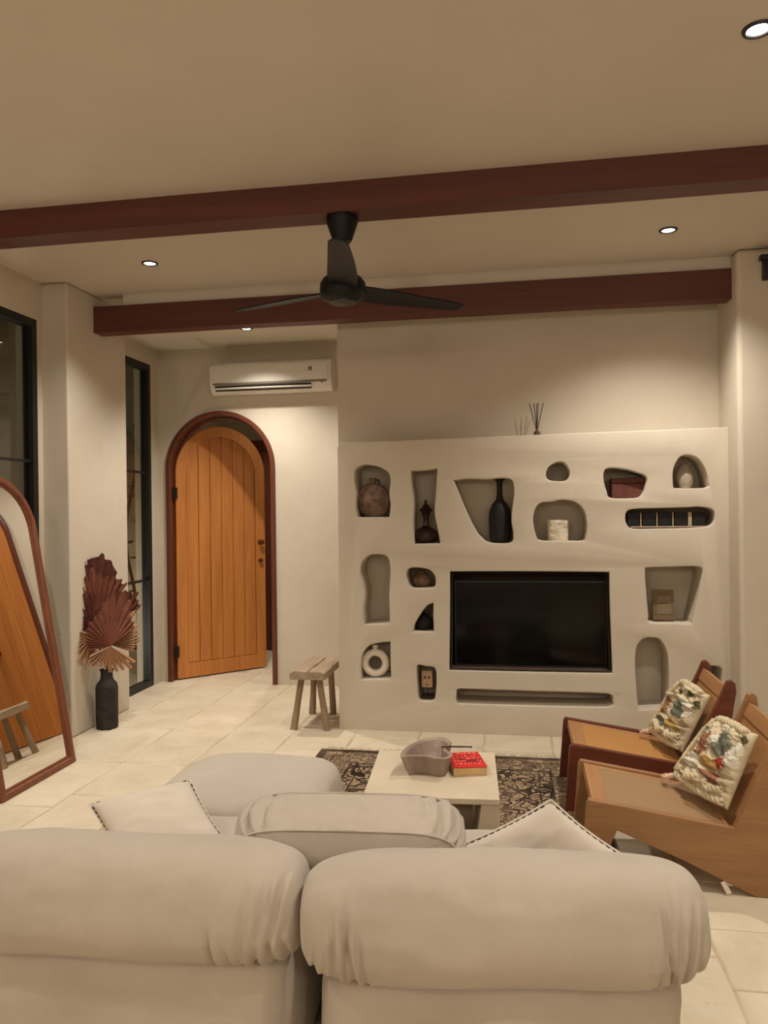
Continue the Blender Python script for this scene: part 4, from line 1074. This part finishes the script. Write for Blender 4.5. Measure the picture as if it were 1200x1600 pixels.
def throw_pillow(label, A, B, C, D, thick, seed):
    bm, nrm, ctr = pillow_mesh(A, B, C, D, thick, seed=seed, pinch=.07); base = Vector((ctr.x, ctr.y, min(v.co.z for v in bm.verts)))
    t = empty('throw_pillow', base); bmesh.ops.translate(bm, verts=bm.verts, vec=-base); mesh_obj('pillow_body', bm, 'linen', t, 180)
    bs = bmesh.new(); bp = bmesh.new()
    for wch in range(4):
        pts = edge_pts(A, B, C, D, .07, wch, [k/60 for k in range(61)]); pts = [p-base for p in pts]
        tube(bp, pts, .0045, 6); L = 0
        acc = [0]
        for p, q in zip(pts, pts[1:]): acc.append(acc[-1]+(q-p).length)
        def along(d):
            for k in range(60):
                if acc[k+1] >= d: return pts[k].lerp(pts[k+1], (d-acc[k])/(acc[k+1]-acc[k]))
            return pts[-1]
        d = .02
        while d < acc[-1]-.02:
            inn = (ctr-base-along(d)).normalized()
            for sg in (1, -1):
                o_ = nrm*sg*.0055+inn*.002; tube(bs, [along(d)+o_, along(d+.006)+o_, along(d+.012)+o_], .0022, 5)
            d += .021
    mesh_obj('hem', bp, 'linen', t, 60); o = mesh_obj('stitching', bs, 'stitch', t, 60); o['kind'] = 'stuff'
    tag(t, label, 'pillow', 'linen pillows with dark stitched edges')
B = at(297, 1219, 'z', .575); A = at(141, 1257, 'y', B.y-.11); C = at(366, 1332, 'z', .435); D = A+C-B
throw_pillow('pale linen pillow with dashed dark stitching on the left sofa section', A, B, C, D, .062, 1)
B = at(861, 1250, 'z', .615); A = at(694, 1331, 'z', .45); C = at(1000, 1352, 'z', .455); D = A+C-B+Vector((0, .03, -.02))
throw_pillow('pale linen pillow with dashed dark stitching on the right sofa section', A, B, C, D, .06, 2)

# ------------------------------------------------------------------ low lounge chairs
def lounge_chair(label, y0, y1, dx, rz, wd, bd, cn, br_):
    cx, cy = .62+dx, (y0+y1)/2; t = empty('lounge_chair', (cx, cy, .0), rz); h = (y1-y0)/2; X = lambda x: x-.62
    side = [(.238, 0), (.288, 0), (.373, .222), (.62, .118), (.868, 0), (.912, 0), (.985, .44), (1.012, .60), (1.008, .635), (.992, .65), (.972, .644), (.955, .60), (.800, .245), (.30, .323), (.272, .328), (.262, .31)]
    for y in (-h, h-.032):
        bm = bmesh.new(); prism(bm, [(X(x), z) for x, z in side], lambda u, v, q: (u, q, v), y, y+.032, .004, 2); mesh_obj('side_frame', bm, wd, t, 40)
    def slab(name, p, q, th, ya, yb, mat, bev=.003, par=t):
        p, q = Vector((X(p[0]), p[1])), Vector((X(q[0]), q[1])); d = (q-p).normalized(); n_ = Vector((d.y, -d.x)) if d.x > 0 else Vector((-d.y, d.x))
        poly = [p, q, q+n_*th, p+n_*th]; bm = bmesh.new(); prism(bm, [(v.x, v.y) for v in poly], lambda u, v, s: (u, s, v), ya, yb, bev, 1); return mesh_obj(name, bm, mat, par, 40)
    a, b_ = Vector((.285, .319)), Vector((.79, .240)); F = lambda s: tuple(a+(b_-a)*s)
    yi, ye = -h+.0325, h-.0325
    slab('front_rail', F(0), F(.12), .03, yi, ye, bd)
    slab('seat_rail', F(.121), F(.97), .03, yi, yi+.022, bd); slab('seat_rail', F(.121), F(.97), .03, ye-.022, ye, bd)
    slab('rear_rail', F(.971), F(1.0), .03, yi, ye, bd)
    slab('seat_panel', tuple(Vector(F(.122))-Vector((0, .004))), tuple(Vector(F(.969))-Vector((0, .004))), .014, yi+.0225, ye-.0225, cn, .001)
    p, q = Vector((.815, .262)), Vector((.962, .60)); G = lambda s: tuple(p+(q-p)*s)
    n_ = (q-p).normalized(); off = Vector((n_.y, -n_.x))*.006
    slab('back_rail', tuple(Vector(G(.88))+off), tuple(Vector(G(1.04))+off), .028, yi, ye, br_)
    slab('back_panel', tuple(Vector(G(.02))+off*1.8), tuple(Vector(G(.872))+off*1.8), .016, yi+.001, ye-.001, br_, .001)
    # low stretcher between the sides
    slab('stretcher', (.60, .145), (.64, .128), .02, yi, ye, bd)
    return tag(t, label, 'chair', 'low angular lounge chairs')
lounge_chair('low teak lounge chair nearest the camera, its wide angled side in full view', 3.02, 3.52, .005, math.radians(-1), 'chairwood', 'chairboard', 'cane', 'chairboard')
lounge_chair('low red-brown lounge chair nearer the niche wall with cane seat in a lit tint', 3.725, 4.225, -.012, 0, 'chairred', 'chairboard', 'canelit', 'chairboard')
# paper tag under the near chair
q4 = [at(x, y, 'y', 3.012) for x, y in ((1126, 1379), (1133, 1377), (1144, 1396), (1136, 1398))]; q0 = q4[3]
bm = bmesh.new(); prism(bm, [(p.x-q0.x, p.z-q0.z) for p in q4], lambda u, v, t: (u, t, v), 0, .0015); tg = mesh_obj('paper_tag', bm, 'tag'); tg.location = (q0.x, 3.0125, q0.z)
tag(tg, 'small white paper tag hanging from the near chair\'s lower edge', 'tag')
def tufted(label, A, B, C, D, th, seed, patches, bars):
    """shaggy patchwork cushion leaning on a chair back, face towards -x; s runs away from the camera, t runs up"""
    A, B, C, D = map(Vector, (A, B, C, D)); ctr = (A+B+C+D)/4; ex = (B-A+C-D).normalized(); up = (D-A+C-B).normalized()
    f = up.cross(ex).normalized(); f = f if f.x < 0 else -f
    n = 84; bm = bmesh.new(); mats = ['rope', 'sage', 'rust', 'mustard', 'tuftred', 'tuftwhite', 'olive']; base = None
    def patch(s, t):
        q = Vector((s*7+seed, t*7, 0)); s += .05*noise.noise(q); t += .05*noise.noise(q+Vector((9, 4, 0))); best = 0
        for (ps, pt_, rs, rt_, m_) in patches:
            if ((s-ps)/rs)**2+((t-pt_)/rt_)**2 < 1: best = m_
        return best
    def height(s, t, sg):
        es, et = max(0, 4*s*(1-s)), max(0, 4*t*(1-t)); h = th*(es*et)**.36*(1 if sg > 0 else .4); w_ = min(1, es*et*4)
        if sg > 0:
            N3 = Vector((s*4+seed, t*4, 0)); h += w_*(.020*noise.noise(N3*1.3)+.012*noise.noise(N3*3.1)+.008*noise.noise(N3*9)+.004*noise.noise(N3*22))
            if patch(s, t): h += .010*w_
            for b0 in bars:   # rolled folds
                d = (t-b0-.03*math.sin(s*9+seed+b0*20)); h += w_*(.018*math.exp(-(d/.028)**2)-.014*math.exp(-((d-.06)/.02)**2))
        return h
    G = {}
    for sg in (1, -1):
        for j in range(n+1):
            for i in range(n+1):
                s, t = i/n, j/n; p = A*(1-s)*(1-t)+B*s*(1-t)+C*s*t+D*(1-s)*t
                es, et = 4*s*(1-s), 4*t*(1-t); pin = .05*(es*(1-et)**3+et*(1-es)**3); p = p+(ctr-p)*pin
                if sg < 0 and (i in (0, n) or j in (0, n)): G[sg, i, j] = G[1, i, j]; continue
                G[sg, i, j] = bm.verts.new(p+f*sg*height(s, t, sg))
        for j in range(n):
            for i in range(n):
                fc = bm.faces.new((G[sg, i, j], G[sg, i+1, j], G[sg, i+1, j+1], G[sg, i, j+1]))
                fc.material_index = patch((i+.5)/n, (j+.5)/n) if sg > 0 else 0
    base = Vector((ctr.x, ctr.y, min(v.co.z for v in bm.verts))); t_ = empty('tufted_cushion', base); bmesh.ops.translate(bm, verts=bm.verts, vec=-base)
    o = mesh_obj('cushion_body', bm, 'rope', t_, 180)
    for m_ in mats[1:]: o.data.materials.append(MT[m_])
    rnd = random.Random(seed)
    def S(s, v, o_=.0): return A*(1-s)*(1-v)+B*s*(1-v)+C*s*v+D*(1-s)*v+f*(height(s, v, 1)+o_)-base
    ropes = [[(.04, .06), (.3, .03), (.6, .04), (.95, .06)], [(.1, .20), (.25, .12), (.4, .21), (.55, .12), (.75, .2), (.88, .14)], [(.12, .95), (.4, .965), (.7, .96), (.93, .93)], [(.94, .1), (.955, .4), (.95, .7), (.93, .92)]]
    for R_ in ropes:
        P = [S(s, v, .002) for s, v in R_]; pts = []
        for k in range(len(P)-1):
            for j in range(9): pts.append(P[k].lerp(P[k+1], j/9))
        bm = bmesh.new()
        for ph in (0, 2.1, 4.2):   # three-strand braid
            tube(bm, [p+f*(.007*math.cos(i*.9+ph))+up*(.009*math.sin(i*.9+ph)) for i, p in enumerate(pts)], .010, 6)
        mesh_obj('braid', bm, 'rope', t_, 180)
    p = S(.93, .03, 0); bm = bmesh.new()   # tassel on the lower far corner, lying on the seat
    dirn = Vector((-.85, .2, -.22)); tube(bm, [p, p+dirn*.02, p+dirn*.035], [.011, .015, .010], 8)
    for k in range(34):
        d = (dirn+Vector((rnd.uniform(-.5, .5), rnd.uniform(-.7, .7), rnd.uniform(-.25, .3)))).normalized(); q = p+dirn*.018; tube(bm, [q, q+d*.02+Vector((0, 0, .002)), q+d*rnd.uniform(.03, .045)], [.0035, .0032, .0018], 5)
    mesh_obj('tassel', bm, 'ropepink', t_, 60)
    tag(t_, label, 'cushion', 'shaggy patchwork cushions on the lounge chairs')
for nm, c1, c2 in (('sage', (104, 108, 92), (140, 140, 120)), ('rust', (136, 88, 64), (168, 122, 94)), ('mustard', (168, 130, 70), (192, 158, 100)), ('tuftred', (132, 40, 34), (162, 66, 54)), ('tuftwhite', (214, 204, 184), (234, 226, 208)), ('olive', (84, 78, 52), (112, 106, 78)), ('ropepink', (206, 168, 140), (224, 192, 164))):
    MT[nm] = mottled('tuft_'+nm, srgb(*c1), srgb(*c2), 30, .98, 1.0, 200, .004, spec=.1)
tufted('shaggy patchwork cushion with sage and rust tufts on the near chair', (.795, 3.10, .285), (.66, 3.43, .295), (.862, 3.43, .565), (.910, 3.10, .580), .05, 3,
       [(.36, .70, .15, .15, 1), (.10, .62, .09, .16, 5), (.70, .60, .11, .17, 2), (.58, .88, .10, .05, 5), (.26, .46, .10, .055, 4), (.40, .40, .17, .07, 3), (.52, .70, .06, .08, 5), (.30, .24, .16, .07, 2), (.72, .34, .10, .09, 5), (.08, .86, .05, .07, 6), (.86, .75, .05, .08, 1), (.60, .20, .08, .05, 5)], (.13, .28))
tufted('shaggy striped patchwork cushion on the red-brown chair', (.775, 3.80, .285), (.685, 4.13, .285), (.868, 4.13, .565), (.905, 3.80, .560), .05, 8,
       [(.80, .50, .10, .14, 2), (.62, .80, .06, .07, 6), (.36, .84, .06, .07, 6), (.34, .58, .15, .15, 1), (.16, .62, .09, .12, 5), (.06, .78, .05, .08, 6), (.34, .30, .20, .06, 3), (.70, .24, .14, .08, 1), (.28, .16, .10, .05, 5), (.52, .46, .07, .10, 5)], (.12, .30, .70, .92))
